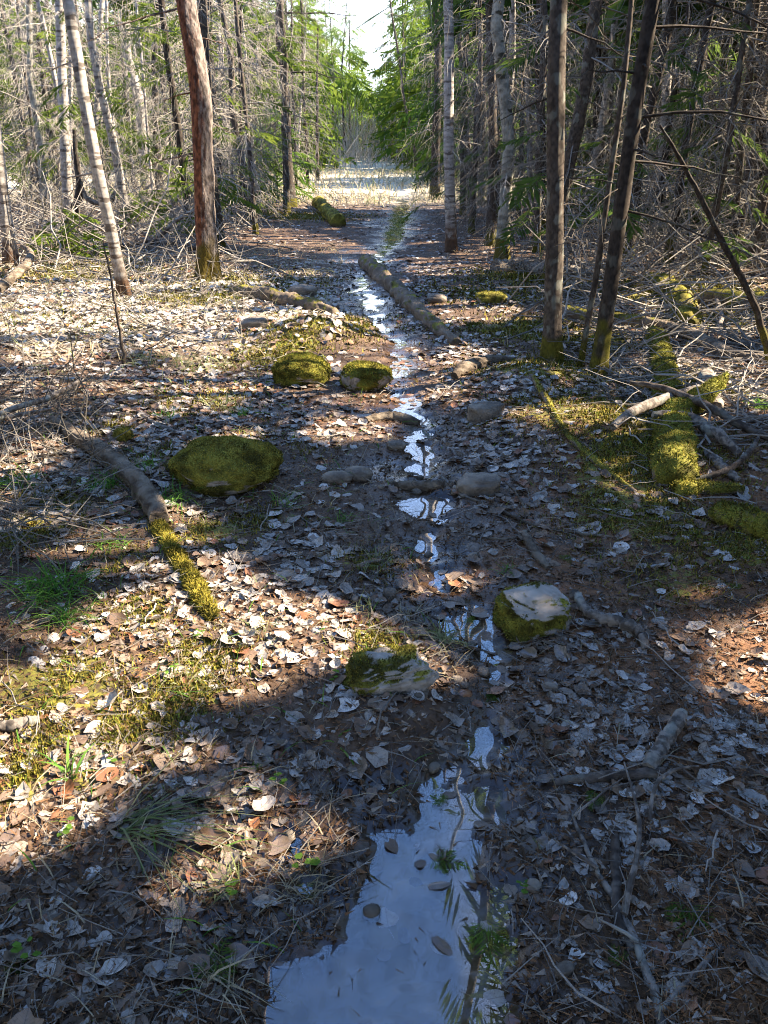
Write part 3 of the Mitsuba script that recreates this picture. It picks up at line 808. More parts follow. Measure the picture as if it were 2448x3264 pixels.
# young firs with green boughs low down
def fir(base, h, rad, n, label, seed, tint=None, tmpl=None, z0=0.25, r0=0.02):
    r = np.random.default_rng(seed)
    zb = Hs(*base)
    root = thing('young_fir', label, 'fir')
    b = np.array([base[0], base[1], zb])
    V, F, P, R, S = trunk_mesh(b, b + [r.normal(0, .03 * h), 0, h], r0, .006, 7, 16, seed)
    obj('trunk', mesh(V, F), 'darkbark_mat', root, smooth=True)
    m = crown_mesh(P, zb + z0, zb + h, rad, int(n * 1.3), SPR_NEAR, r, tint, droop=-0.2)
    obj('crown', mesh(m[0], m[1]), 'needle_mat', root, color=m[2], kind='stuff')


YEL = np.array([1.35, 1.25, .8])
fir((-5.599, 34.292), 5.0, 1.5, 90, 'green young fir right beside the red brown pine', 1, np.array([.9, 1.05, .8]), z0=.4)
fir((-3.457, 27.965), 3.0, 1.2, 50, 'low green fir below the brown spruce left of the trail', 2, np.array([1, 1.1, .8]))
fir((-3.976, 20.354), 1.0, .8, 26, 'small green fir at the foot of the pine', 3, np.array([1.1, 1.15, .8]), z0=.1)
fir((-4.483, 16.387), .8, .6, 20, 'small bright fir in the tangle left of the pine', 4, YEL, z0=.1)
fir((-4.835, 13.056), .7, .6, 20, 'tiny fir in the tangle behind the clearing', 5, YEL, z0=.1)
fir((3.137, 37.681), 7.5, 2.3, 150, 'tall green fir reaching over the far right of the trail', 6, np.array([1.25, 1.4, .95]), z0=1.6)
fir((4.419, 41.235), 7.0, 2.2, 120, 'green fir second from the far right of the trail', 7, np.array([1.1, 1.25, .9]), z0=1.2)
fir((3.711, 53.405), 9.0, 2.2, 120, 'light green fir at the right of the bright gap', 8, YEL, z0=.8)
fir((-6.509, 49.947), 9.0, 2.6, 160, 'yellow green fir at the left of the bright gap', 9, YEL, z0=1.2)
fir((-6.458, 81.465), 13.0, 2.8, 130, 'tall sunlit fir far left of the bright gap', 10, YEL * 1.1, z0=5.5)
fir((4.540, 20.354), 1.6, .9, 40, 'small dark green fir in the shade behind the right trunks', 11)
fir((5.684, 15.939), 2.2, 1.0, 46, 'green fir sapling behind the leaning mossy stem', 12)
fir((4.286, 15.939), 1.0, .8, 26, 'low fir sapling behind the leaning dark spruce', 13)

# the forest outside the frame and the wood far behind
def wood(name, pts, label, seed, n, z0, rad, tmpl, hr, cull, tint=None, trunks=True):
    r = np.random.default_rng(seed)
    ms, ts = [], []
    for x, y in pts:
        h = r.uniform(*hr)
        b = np.array([x, y, Hs(x, y) - 0.1])
        P = np.array([b, b + [r.normal(0, .2), r.normal(0, .2), h * .5], b + [r.normal(0, .4), r.normal(0, .4), h]])
        ts.append(tubes(P[None], np.array([[.10, .07, .02]]), 6))
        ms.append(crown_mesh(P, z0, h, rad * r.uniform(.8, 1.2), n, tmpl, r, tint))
    m = join(ms)
    if cull: m = canopy(m, r)
    root = thing(name, label, 'forest')
    labels[root]['kind'] = 'stuff'
    t = join(ts)
    obj('trunks', mesh(*t), 'spruce_mat', root, kind='stuff')
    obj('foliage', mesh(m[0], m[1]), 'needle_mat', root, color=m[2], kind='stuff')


SMALL = shapely.union_all([LIT[i].buffer(.04) for i in (1, 2, 3, 5, 11, 13, 15, 19, 22)])
wr = np.random.default_rng(5)
pts = []
for _ in range(6000):
    x, y = wr.uniform(-16, 26), wr.uniform(-7, 34)
    if abs(x) < 0.50 * y + 0.9 or (abs(x) < 2.2) or (x < 0 and wr.random() < .75) or (abs(x) < 3 and y < 3): continue
    if any((x - a) ** 2 + (y - b) ** 2 < 2.2 for a, b in pts): continue
    if x > 0 and SMALL.intersects(LineString([(x, y), (x - 1.215 * 13, y - .182 * 13)])): continue  # no tree whose trunk shadow would cross a chosen sun patch
    pts.append((x, y))
wood('surrounding_forest', [q for q in pts if q[1] < 1.5 or abs(q[0]) > .75 * q[1] + 3], 'spruce forest standing around the trail on both sides', 21, 170, 3.0, 2.0, SPR_MID, (9, 14), True)
wood('edge_forest', [q for q in pts if not (q[1] < 1.5 or abs(q[0]) > .75 * q[1] + 3)], 'spruces with fine boughs standing just beside the view', 26, 150, 3.2, 1.5, SPR_NEAR, (9, 14), True)
pts = []
for _ in range(8000):
    y = wr.uniform(46, 95)
    x = wr.uniform(-.62, .62) * y
    if -.064 - .02 * (y < 58) < x / y < .016 + .012 * (y < 58): continue
    if any((x - a) ** 2 + (y - b) ** 2 < 6.5 for a, b in pts): continue
    pts.append((x, y))
    if len(pts) > 260: break
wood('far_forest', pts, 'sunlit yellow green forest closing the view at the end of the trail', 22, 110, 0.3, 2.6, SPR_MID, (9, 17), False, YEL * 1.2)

pts = []
for x, y in ((-4.6, 74), (-3.9, 66), (-5.6, 84), (2.2, 78), (1.6, 70), (2.9, 86), (1.5, 60), (-6.2, 74), (-3.1, 81), (-2.7, 62), (.6, 95)):
    pts.append((x, y))
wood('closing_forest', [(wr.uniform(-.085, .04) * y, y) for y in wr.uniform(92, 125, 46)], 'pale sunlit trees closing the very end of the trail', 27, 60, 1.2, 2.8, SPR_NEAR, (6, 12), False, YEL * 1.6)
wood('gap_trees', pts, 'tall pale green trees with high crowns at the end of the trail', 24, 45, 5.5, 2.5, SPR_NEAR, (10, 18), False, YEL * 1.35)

# leaning mossy stem at the right edge, as one bent thin tree
def bent_stem(name, pts, radii, mat, label, cat, seed=0, sides=9, n=24, moss=0, wob=.12, group=None, up=0.0, green=.2, parts=(), lump=0., thr=.45):
    V, F = limb(pts, radii, n * (2 if moss else 1), int(sides * (1.5 if moss else 1)), wob * (.6 if moss else 1), seed, True, lump)
    if not moss and not parts:
        return obj(name, mesh(V, F), mat, smooth=40, label=label, cat=cat, group=group)
    root = thing(name, label, cat, group)
    if moss:
        obj('stem', mesh(V, F), 'vc_mat', root, smooth=True, color=mossy_colors(V, F, ((.045, .032, .022), (.22, .18, .135)), thr, green=green, seed=seed))
    else:
        obj('stem', mesh(V, F), mat, root, smooth=40)
    for (pp, rr) in parts:
        v, f = limb(pp, rr, 8, 6, .2, seed + 3)
        obj('branch', mesh(v, f), mat, root, smooth=40)
    if moss: moss_on(V, F, moss, np.random.default_rng(seed + 5), root, up=up, green=green, thr=thr)
    return root


def on(p, z=0.0):
    return (p[0], p[1], Hs(*p) + z)


bent_stem('leaning_tree', [on((2.981, 6.050), -.1), (2.795, 6.050, 0.415), (2.423, 6.050, 0.973), (2.077, 6.050, 1.461), (1.871, 6.050, 1.720)],
          [.030, .026, .021, .015, .008], 'darkbark_mat', 'thin mossy grey stem leaning across the right side of the view', 'dead tree', 1, n=40)

# ------------------------------------------------------------------ logs and branches on the ground
def log(name, pts, radii, label, seed, mat='rot_mat', moss=0, cat='log', n=26, sides=14, wob=.06, lump=.06, sink=.25, **k):
    P = [on(p[:2], r * (1 - 2 * sink) + (p[2] if len(p) > 2 else 0)) for p, r in zip(pts, radii)]
    return bent_stem(name, P, radii, mat, label, cat, seed, sides, n, moss, wob, lump=lump, **k)


log('fallen_log', [(-0.292, 12.707), (0.115, 10.035), (0.359, 8.354), (0.616, 6.850)], [.115, .105, .08, .05], 'long rotten log lying along the stream with mossy upper end', 1, n=60, sides=20, moss=2600, thr=.80, sink=.4, lump=.12)
log('mossy_log', [(2.404, 7.129), (2.132, 6.050), (1.846, 5.072), (1.625, 4.342), (1.464, 3.808), (1.407, 3.631), (1.386, 3.568)], [.075, .088, .09, .095, .11, .10, .06], 'long green mossy log on the right pointing at the viewer', 2, n=80, sides=24, moss=26000, thr=.34, lump=.06, green=.35, sink=.42)
log('mossy_log', [(3.416, 10.608), (3.274, 9.356), (2.788, 7.534)], [.08, .13, .10], 'short yellow mossy log in the sun behind the long mossy log', 3, n=30, sides=18, moss=7000, thr=.42, lump=.16, green=.1, sink=.45, wob=.3)
log('fallen_log', [(1.525, 11.381), (1.935, 11.568), (2.173, 11.112), (2.833, 10.771)], [.12, .11, .10, .07], 'pale fallen log behind the nearest right trunk', 4, mat='stick_mat', n=40, sides=14)
log('fallen_log', [(1.750, 8.302), (2.069, 7.866), (2.353, 7.598), (2.590, 7.387)], [.07, .075, .065, .05], 'thin curved mossy log crossing behind the two right trunks', 5, n=40, moss=1600, thr=.62)
log('fallen_log', [(2.590, 7.387), (2.687, 6.941), (2.743, 6.271), (3.042, 6.122)], [.05, .06, .055, .05], 'red brown thin log running to the right edge', 6, n=36)
log('mossy_log', [(1.485, 3.251), (1.554, 3.156), (1.685, 3.043)], [.055, .06, .06], 'short mossy log at the right edge by the long mossy log', 7, moss=5200, thr=.3, green=.35)
log('mossy_branch', [(1.373, 3.495), (1.522, 3.511), (1.687, 3.484)], [.040, .036, .022], 'thick half mossy stick at the foot of the long mossy log', 8, moss=1700, thr=.55, cat='branch')
log('mossy_branch', [(*(1.725, 4.507), .02), (*(1.875, 4.637), .09), (*(2.056, 4.822), .17), (*(2.136, 4.919), .22)], [.075, .062, .038, .012], 'pointed green mossy branch sticking up from the long log', 9, moss=4200, thr=.25, green=.4, cat='branch')
log('fallen_branch', [(*(1.266, 4.248), .02), (*(1.386, 4.382), .05), (*(1.637, 4.593), .10), (*(1.957, 4.870), .13)], [.020, .028, .032, .026], 'smooth grey branch resting on the long mossy log', 10, mat='stick_mat', cat='branch', wob=.03, lump=.0)
log('fallen_branch', [(*(1.525, 4.870), .16), (*(1.679, 4.728), .16), (*(1.814, 4.465), .13), (*(1.987, 4.226), .05), (*(2.112, 4.043), .03)], [.014, .020, .024, .022, .018], 'dark branch crossing over the grey branch on the mossy log', 11, mat='darkstick_mat', cat='branch')
log('fallen_branch', [(*(1.502, 4.326), .07), (*(1.686, 4.326), .08), (*(1.764, 4.043), .06), (*(1.834, 3.906), .02)], [.018, .028, .030, .02], 'peeling brown branch just below the crossing dark branch', 12, mat='stick_mat', cat='branch')
log('fallen_branch', [(1.689, 3.973), (1.688, 3.715), (1.710, 3.596)], [.02, .026, .02], 'short curved branch right of the mossy log end', 13, mat='stick_mat', cat='branch')
log('fallen_branch', [(*(1.436, 3.585), .01), (*(1.665, 3.655), .03), (*(1.806, 3.777), .06), (*(1.946, 3.973), .09)], [.012, .014, .016, .008], 'forked dark stick right of the mossy log end', 14, mat='darkstick_mat', cat='branch')
log('rotten_log', [(-1.984, 4.637), (-1.599, 4.151), (-1.204, 3.643), (-0.995, 3.227)], [.035, .05, .055, .045], 'dark grey rotten log at the left below the brush heap', 15, n=40)
log('mossy_log', [(-1.029, 3.276), (-0.836, 2.896), (-0.709, 2.652), (-0.600, 2.423)], [.030, .034, .036, .022], 'yellow mossy log in the left foreground with its end in the sun', 16, sink=.45, n=44, moss=9000, thr=.42, green=.05)
log('rotten_log', [(-1.740, 9.517), (-1.276, 9.047), (-0.829, 8.619), (-0.494, 8.302)], [.07, .09, .085, .05], 'dark mossy log between the pine and the stream', 17, moss=3000, thr=.78, n=40)
log('mossy_log', [(-1.987, 26.032), (-1.416, 21.851), (-0.999, 18.802)], [.19, .18, .17], 'short yellow mossy log left of the far stream', 18, moss=4000, thr=.3, green=.1)
log('fallen_branch', [(*(0.697, 2.566), .05), (*(0.714, 2.460), .035), (*(0.791, 2.387), .03), (*(0.861, 2.320), .03), (*(0.873, 2.256), .0)], [.020, .016, .019, .020, .013], 'crooked bare root like branch right of the mossy stream rock', 19, mat='stick_mat', cat='branch', wob=.25)
log('fallen_branch', [(*(0.692, 1.648), .01), (*(0.766, 1.746), .02), (*(0.849, 1.856), .04)], [.020, .021, .018], 'short stout lichen grey stick at right foreground', 20, mat='stick_mat', cat='branch', wob=.05)
log('broken_board', [(*(0.453, 1.648), .0), (*(0.598, 1.639), .01), (*(0.732, 1.637), .015)], [.010, .014, .013], 'dark straight piece of wood lying by the stout lichen stick', 21, mat='darkstick_mat', cat='branch')
log('forked_branch', [(0.525, 0.982), (0.529, 1.099), (0.519, 1.216), (0.491, 1.349), (0.475, 1.518), (0.472, 1.648), (*(0.420, 1.736), .05)], [.010, .0095, .008, .0065, .005, .003, .0015], 'long forked bare branch in the right foreground pointing at the viewer', 22, mat='stick_mat', cat='branch', n=40, wob=.12,
    parts=[([on((0.517, 1.227), .02), on((0.568, 1.336), .04), on((0.612, 1.473), .05), on((0.620, 1.631), .07)], [.008, .007, .005, .002]),
           ([on((0.491, 1.349), .015), on((0.447, 1.389), .03), on((0.399, 1.423), .05)], [.005, .004, .0015]),
           ([on((0.475, 1.518), .015), on((0.544, 1.565), .03), on((0.614, 1.606), .04)], [.004, .003, .0015]),
           ([on((0.528, 1.161), .015), on((0.490, 1.182), .03), on((0.456, 1.204), .03)], [.005, .004, .0015])])
log('fallen_branch', [(0.559, 1.466), (0.531, 1.336), (0.504, 1.216), (0.515, 1.150)], [.013, .013, .012, .008], 'dark wet branch under the forked branch in the right foreground', 23, mat='darkstick_mat', cat='branch')
log('fallen_branch', [(0.786, 1.286), (0.742, 1.362), (0.691, 1.473), (0.662, 1.565)], [.004, .004, .004, .002], 'thin straight stick across the leaves in right foreground', 24, mat='stick_mat', cat='branch')
log('fallen_branch', [(0.526, 1.013), (0.611, 1.079), (0.699, 1.139), (0.780, 1.150)], [.007, .007, .005, .003], 'thin grey stick at the bottom right corner', 25, mat='stick_mat', cat='branch')
log('fallen_branch', [(*(0.646, 1.473), .02), (*(0.702, 1.581), .05), (*(0.815, 1.631), .05)], [.005, .005, .002], 'thin forked stick standing up beside the dark wet branch', 26, mat='stick_mat', cat='branch')
log('fallen_branch', [(0.354, 3.655), (0.541, 3.430), (0.667, 3.276), (0.813, 3.179), (0.958, 3.110)], [.006, .008, .009, .008, .005], 'thin brown stick lying from the stream to the right bank', 27, mat='rot_mat', cat='branch', wob=.3, parts=[([on((0.667, 3.276)), on((0.644, 3.539), .02), on((0.602, 3.715), .03)], [.007, .006, .003]), ([on((0.667, 3.276)), on((0.499, 3.110), .01), on((0.344, 3.156), .01)], [.006, .006, .003])])
log('tree_root', [(0.615, 3.189), (0.624, 3.021), (0.661, 2.856)], [.012, .022, .012], 'short thick root below the thin brown stick', 28, mat='rot_mat', cat='root')
log('tree_root', [(0.503, 5.672), (0.657, 5.883), (0.816, 6.050), (0.985, 6.122)], [.03, .06, .05, .03], 'dark bare root right of the stream before the right trunk', 29, mat='rot_mat', cat='root')
log('tree_root', [(0.985, 6.122), (1.025, 5.403), (1.018, 4.342), (1.118, 3.840), (1.199, 3.539)], [.02, .02, .018, .018, .012], 'long low mossy root edging the right side of the trail', 30, mat='rot_mat', cat='root', moss=2400, thr=.6, n=50)
log('fallen_branch', [(*(-2.209, 4.043), .12), (*(-2.118, 4.423), .14), (*(-2.012, 4.637), .15), (*(-1.941, 5.020), .17)], [.012, .016, .016, .010], 'lichen covered branch over the brush heap at left', 31, mat='stick_mat', cat='branch')
log('fallen_branch', [(*(-2.259, 4.151), .15), (*(-2.085, 4.342), .13), (*(-1.935, 4.507), .13)], [.010, .012, .008], 'second lichen branch crossing at the left edge', 32, mat='stick_mat', cat='branch')
log('fallen_branch', [(-1.124, 1.836), (-1.051, 1.852), (-0.995, 1.873)], [.016, .018, .014], 'pale peeled stick at the left edge in the sun', 33, mat='stick_mat', cat='branch')
log('fallen_branch', [(-0.979, 1.832), (-0.888, 1.770), (-0.755, 1.697)], [.004, .006, .004], 'thin dark stick just right of the pale peeled stick', 34, mat='darkstick_mat', cat='branch')
log('fallen_branch', [(-1.532, 4.822), (-1.291, 4.550), (-1.103, 4.382)], [.012, .015, .012], 'pale straight stick behind the big mossy boulder', 35, mat='stick_mat', cat='branch')
log('fallen_branch', [(-0.114, 4.822), (0.060, 4.890), (0.218, 4.822)], [.02, .035, .02], 'wet brown log piece damming the stream', 36, mat='rot_mat', cat='branch')
log('fallen_branch', [(0.059, 3.715), (0.164, 3.746), (0.302, 3.715)], [.02, .03, .02], 'wet rotten wood piece above the bright pool', 37, mat='rot_mat', cat='branch')
log('fallen_branch', [(*(2.377, 14.360), .0), (*(2.708, 14.011), .05), (*(3.246, 14.360), .1)], [.08, .07, .06], 'grey fallen stem behind the grey aspen', 38, mat='stick_mat', cat='log')
log('fallen_branch', [(*(3.579, 8.900), .02), (*(3.175, 7.641), .06), (*(2.963, 7.033), .03), (*(3.057, 6.675), .02)], [.025, .022, .022, .018], 'white forked dead branch in the sun near the right edge', 39, mat='stick_mat', cat='branch')
log('fallen_log', [(3.377, 8.757), (3.648, 8.565), (4.020, 8.103)], [.11, .12, .12], 'sunlit leafy log at the right edge behind the leaning stem', 40, moss=2500, thr=.6)
log('fallen_log', [(2.297, 5.647), (2.119, 5.072), (2.017, 4.756)], [.06, .065, .06], 'pale grey log piece right beside the long mossy log', 41, mat='stick_mat')
log('fallen_branch', [(*(4.399, 9.517), .25), (*(4.496, 11.025), .3), (*(4.411, 12.216), .3), (*(4.265, 13.056), .25)], [.03, .03, .025, .02], 'pale bare branch arching at right behind the sunlit moss', 42, mat='stick_mat', cat='branch')
log('fallen_branch', [(*(-4.309, 9.199), .02), (*(-4.233, 9.517), .15), (*(-4.736, 11.025), .3)], [.05, .05, .03], 'red brown broken stump like branch at left edge', 43, mat='rot_mat', cat='branch')
log('fallen_log', [(*(-4.474, 13.056), .05), (*(-3.806, 13.810), .1), (*(-2.936, 13.298), .08)], [.06, .06, .05], 'dark fallen log in the tangle left of the pine foot', 44, mat='darkstick_mat')
bent_stem('fallen_branch', [on((-5.098, 19.044)), (-4.775, 19.044, 0.419), (-4.392, 19.044, 0.848)], [.045, .045, .03], 'birch_mat', 'bleached bare branch slanting up beside the pine', 'branch', 45)
bent_stem('fallen_branch', [on((-4.052, 14.011)), (-3.671, 14.011, 0.323), (-3.339, 14.011, 0.575), (-3.022, 14.011, 0.718)], [.035, .035, .03, .02], 'birch_mat', 'second bleached branch slanting up beside the pine', 'branch', 46)
bent_stem('dead_branch', [on((-6.405, 16.859), -.05), (-6.225, 16.859, 0.291), (-6.025, 16.859, 0.634), (-5.918, 16.859, 0.970), (-5.914, 16.859, 1.342), (-5.873, 16.859, 1.946)], [.085, .09, .085, .07, .05, .03], 'darkbark_mat', 'crooked dark dead snag in front of the leaning birch', 'branch', 47, n=30, wob=.08)
bent_stem('dead_branch', [(-5.899, 16.859, 1.095), (-5.833, 16.859, 0.761), (-5.580, 16.859, 0.634), (-5.344, 16.859, 0.701), (-5.222, 16.859, 0.929)], [.05, .05, .045, .05, .02], 'stick_mat', 'curved pale branch hooking from the dark snag to the birch', 'branch', 48, n=24, wob=.08)
bent_stem('dead_sapling', [on((-1.973, 6.050), -.05), (-1.980, 6.050, 0.243), (-1.984, 6.050, 0.517), (-2.000, 6.050, 0.846), (-2.015, 6.050, 0.973)], [.016, .014, .010, .007, .004], 'darkstick_mat', 'thin dark dead sapling standing in the left clearing', 'sapling', 3, n=22, wob=.3)

# ------------------------------------------------------------------ stones
def boulder(name, c, size, label, seed, rot=0., mossn=0, sub=4, square=.75, rough=.28, mat='stone_mat', thr=.45, green=.15, bias=None, cat='boulder', sink=.3, bright=1., group=None, L=(.010, .022)):
    r = np.random.default_rng(seed)
    ic = trimesh.creation.icosphere(subdivisions=sub + (1 if mossn and sub > 3 else 0))
    d = np.array(ic.vertices)
    v = np.sign(d) * np.abs(d) ** square
    v = v * (1 + (meshkit.fbm(d * 1.3 + seed * 3.7, 3, seed) - .5) * 2 * rough)[:, None]
    v = v * (1 + (meshkit.fbm(d * 5 + seed, 3, seed + 2) - .5) * rough * .35)[:, None]
    v = v * np.array(size) / 2
    ca, sa = math.cos(rot), math.sin(rot)
    v = np.stack([v[:, 0] * ca - v[:, 1] * sa, v[:, 0] * sa + v[:, 1] * ca, v[:, 2]], 1)
    z = Hs(*c)
    v = v + [c[0], c[1], z + size[2] * (.5 - sink)]
    F = np.array(ic.faces)
    if not mossn:
        return obj(name, mesh(v, F), mat, smooth=True, label=label, cat=cat, group=group)
    root = thing(name, label, cat)
    obj('stone', mesh(v, F), 'vc_mat', root, smooth=True, color=mossy_colors(v, F, ((.12, .105, .09), (.42, .38, .33)), thr, bias=bias, green=green, seed=seed))
    moss_on(v, F, mossn, r, root, up=-.3, thr=thr, green=green, bias=bias, bright=bright, L=L)
    return root


boulder('mossy_boulder', (-0.797, 3.808), (.57, .46, .27), 'large yellow moss covered boulder left of the stream', 3, mossn=26000, thr=.30, green=.08, square=1.0, rough=.30, sink=.24, L=(.006, .014),
        bias=lambda P, N: np.where((P[:, 2] > Hs(*(-0.797, 3.808)) + .14) & (np.hypot(P[:, 0] - (-0.982, 4.114)[0], P[:, 1] - (-0.967, 4.043)[1]) < .045), -1., 0.))
boulder('mossy_boulder', (-0.595, 5.698), (.38, .34, .22), 'dark mossy boulder left of its twin at the sunlit bank', 5, mossn=12000, thr=.30, green=.3, sink=.2)
boulder('mossy_boulder', (-0.130, 5.596), (.33, .30, .20), 'dark mossy boulder standing at the water edge', 8, mossn=9000, thr=.38, green=.3, sink=.2)
boulder('mossy_rock', (0.534, 2.469), (.26, .22, .155), 'flat topped rock with mossy left side at the stream bend', 11, rot=.4, mossn=8000, thr=.40, green=.3, square=.6, sink=.22, bias=lambda P, N: -.7 * N[:, 2] - .45 * N[:, 0] + .15, L=(.006, .014))
boulder('mossy_rock', (0.012, 2.049), (.25, .18, .12), 'pale knobbly rock with moss patches beside the stream', 14, rot=.2, mossn=6000, thr=.62, square=.75, rough=.5, sink=.2, bias=lambda P, N: -.25 * N[:, 0], L=(.006, .013))
boulder('stone', (-0.237, 3.764), (.155, .10, .075), 'smooth pale green grey stone left of the pool', 21, square=.9, rough=.15, cat='stone', sub=3)
boulder('stone', (-0.130, 3.840), (.14, .11, .08), 'rounded brown stone right of the smooth pale stone', 22, square=.9, cat='stone', sub=3)
boulder('stone', (0.472, 3.685), (.20, .16, .10), 'angular grey brown stone right of the pool', 23, square=.6, cat='stone', sub=3)
boulder('stone', (0.625, 4.756), (.22, .16, .14), 'brown slanted stone on the right stream bank', 24, square=.6, rot=.5, cat='stone', sub=3)
boulder('stone', (0.067, 4.303), (.11, .1, .07), 'small round stone in the stream above the pool', 25, square=.9, cat='stone', sub=3)
boulder('stone', (0.022, 2.641), (.055, .05, .045), 'small pale stone on the bank below the grass tuft', 26, cat='stone', sub=3)
boulder('stone', (0.591, 9.047), (.22, .2, .12), 'grey stone right of the long stream log', 27, cat='stone', sub=3)
boulder('stone', (-0.936, 9.517), (.3, .25, .18), 'pale stone behind the dark mossy log', 28, cat='stone', sub=3)
boulder('stone', (1.179, 9.047), (.34, .3, .16), 'mossy low stone on the right bank before the trunks', 29, cat='stone', sub=3, mossn=1500, thr=.4)
boulder('stone', (-1.192, 7.428), (.26, .2, .16), 'dark stone at the shaded side of the sunlit hummock', 30, cat='stone', sub=3)
boulder('stone', (-1.489, 4.382), (.10, .1, .08), 'small mossy stone left of the big boulder', 31, cat='stone', sub=3, mossn=900, thr=.3)
sr = np.random.default_rng(91)
PEB = 0
while PEB < 46:
    y = 1.1 + 5 * sr.random() ** 1.3
    i = np.argmin(abs(STREAM[:, 1] - y))
    x = STREAM[i, 0] + sr.normal(0, .28)
    s = sr.uniform(.018, .055)
    boulder('pebble', (x, y), (s, s * sr.uniform(.6, 1), s * sr.uniform(.45, .7)), 'small wet brown pebble in the muddy stream bed', 100 + PEB, rot=sr.uniform(0, 3), square=.9, sub=2, cat='pebble', group='pebbles in the stream bed')
    PEB += 1

# ------------------------------------------------------------------ fallen leaves
def leaf_template(r):
    n = 11
    a = np.linspace(0, 2 * np.pi, n, endpoint=False)
    rad = 1.0 + 0.10 * np.cos(a) + 0.13 * r.normal(size=n) * (1 if r.random() < .5 else .5)
    if r.random() < .3: rad[r.integers(2, n - 1)] *= .55
    rad[0] *= r.uniform(1.1, 1.3)
    if r.random() < .22:
        k = r.integers(2, n - 4)
        rad[k:k + 3] *= r.uniform(.3, .6)
    x, y = rad * np.cos(a), rad * np.sin(a) * (r.uniform(.34, .55) if r.random() < .22 else r.uniform(.74, .98))
    X = np.r_[0, .55 * x, x]
    Y = np.r_[0, .55 * y, y]
    cup, fold, tw = r.uniform(-.12, .36), r.uniform(0, .34), r.normal(0, .3)
    rr = np.hypot(X, Y)
    Z = cup * rr ** 2 + fold * np.abs(Y) + tw * X * Y * .5 + np.r_[0, r.normal(0, .03, n), r.normal(0, .10, n)]
    Z[n + 1:] += .22 * np.maximum(0, np.sin(a * 1.0 + r.uniform(0, 6))) ** 3
    i = np.arange(n)
    j = (i + 1) % n
    F = np.concatenate([np.stack([0 * i, 1 + i, 1 + j], 1), np.stack([1 + i, 1 + n + i, 1 + n + j], 1), np.stack([1 + i, 1 + n + j, 1 + j], 1)])
    V = np.stack([X, Y, Z], 1) * .5
    # stalk
    V = np.concatenate([V, [[-.45, -.012, 0], [-.45, .012, 0], [-1.05, r.normal(0, .1), r.uniform(-.1, .25)]]])
    F = np.concatenate([F, [[len(V) - 3, len(V) - 2, len(V) - 1]]])
    return V, F


def leaf_small(r):
    n = 6
    a = np.linspace(0, 2 * np.pi, n, endpoint=False)
    rad = 1 + r.normal(0, .12, n)
    V = np.stack([rad * np.cos(a), rad * np.sin(a) * .85, r.normal(.06, .16, n)], 1) * .5
    return np.concatenate([[[0, 0, 0]], V]), np.stack([0 * np.arange(n), 1 + np.arange(n), 1 + (np.arange(n) + 1) % n], 1)


LT = [leaf_template(np.random.default_rng(300 + i)) for i in range(40)]
LS = [leaf_small(np.random.default_rng(340 + i)) for i in range(16)]
DRY = np.array([[.47, .43, .385], [.40, .375, .345], [.31, .275, .24], [.54, .505, .46], [.15, .10, .07], [.22, .165, .125], [.39, .33, .27], [.12, .078, .052], [.43, .40, .365], [.26, .17, .11]])
WETC = np.array([[.10, .070, .048], [.14, .10, .07], [.075, .055, .042], [.17, .125, .09], [.12, .075, .045]])
RED = np.array([[.24, .105, .05], [.20, .085, .042]])


def place_leaves(x, y, size, r, tilt=.16, lift=(.001, .009)):
    n = len(x)
    h = H(x, y)
    z = h + r.uniform(*lift, n) * size / .055
    under = h < 0.002
    fl = r.random(n) < .55
    z = np.where(under, np.where(fl, 0.0015 + r.uniform(0, .003, n), np.maximum(h + .003, -.03)), z)
    yaw = r.uniform(0, 2 * np.pi, n)
    e = .06
    gx_, gy_ = (H(x + e, y) - h) / e, (H(x, y + e) - h) / e
    tl = np.where(under, .05, tilt)
    N = np.stack([-np.clip(gx_, -.6, .6) * ~under + r.normal(0, 1, n) * tl, -np.clip(gy_, -.6, .6) * ~under + r.normal(0, 1, n) * tl, np.ones(n)], 1)
    N /= np.linalg.norm(N, axis=1, keepdims=True)
    A = np.stack([np.cos(yaw), np.sin(yaw), 0 * yaw], 1)
    A -= N * (A * N).sum(1, keepdims=True)
    A /= np.linalg.norm(A, axis=1, keepdims=True)
    B = np.cross(N, A)
    flip = np.where(r.random(n) < .5, 1, -1)
    flat = np.where(under, .35, 1.0)
    return np.stack([x, y, z], 1), A, B, N, flip * flat, under


def leaf_cols(x, y, under, r, h):
    n = len(x)
    wet = np.clip(sstep(.045, .004, h) + r.normal(0, .25, n), 0, 1)
    c = DRY[r.integers(0, len(DRY), n)] * r.uniform(.7, 1.12, (n, 1))
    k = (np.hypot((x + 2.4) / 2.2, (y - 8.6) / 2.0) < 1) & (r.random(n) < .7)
    c[k] = np.array([.52, .49, .44]) * r.uniform(.8, 1.15, (k.sum(), 1))  # clearing leaves paled, sunlight put into their colour
    w = WETC[r.integers(0, len(WETC), n)] * r.uniform(.8, 1.4, (n, 1))
    c = c * (1 - wet[:, None]) + w * wet[:, None]
    k = r.random(n) < .05
    c[k] = RED[r.integers(0, 2, k.sum())]
    return c, wet


def build_leaves(pos, tmpl, r):
    (O, A, B, N, fz, under), size, col = pos
    which = r.integers(0, len(tmpl), len(O))
    out, idx = [], []
    for t in range(len(tmpl)):
        i = np.nonzero(which == t)[0]
        if not len(i): continue
        V, F = tmpl[t]
        W = O[i][:, None] + size[i][:, None, None] * (V[None, :, 0:1] * A[i][:, None] + V[None, :, 1:2] * B[i][:, None] + (V[None, :, 2:3] * fz[i][:, None, None]) * N[i][:, None])
        C = col[i][:, None] * r.uniform(.82, 1.12, (len(i), len(V), 1))
        out.append((W, F, C, V[:, :2])); idx.append(i)
    return out, idx


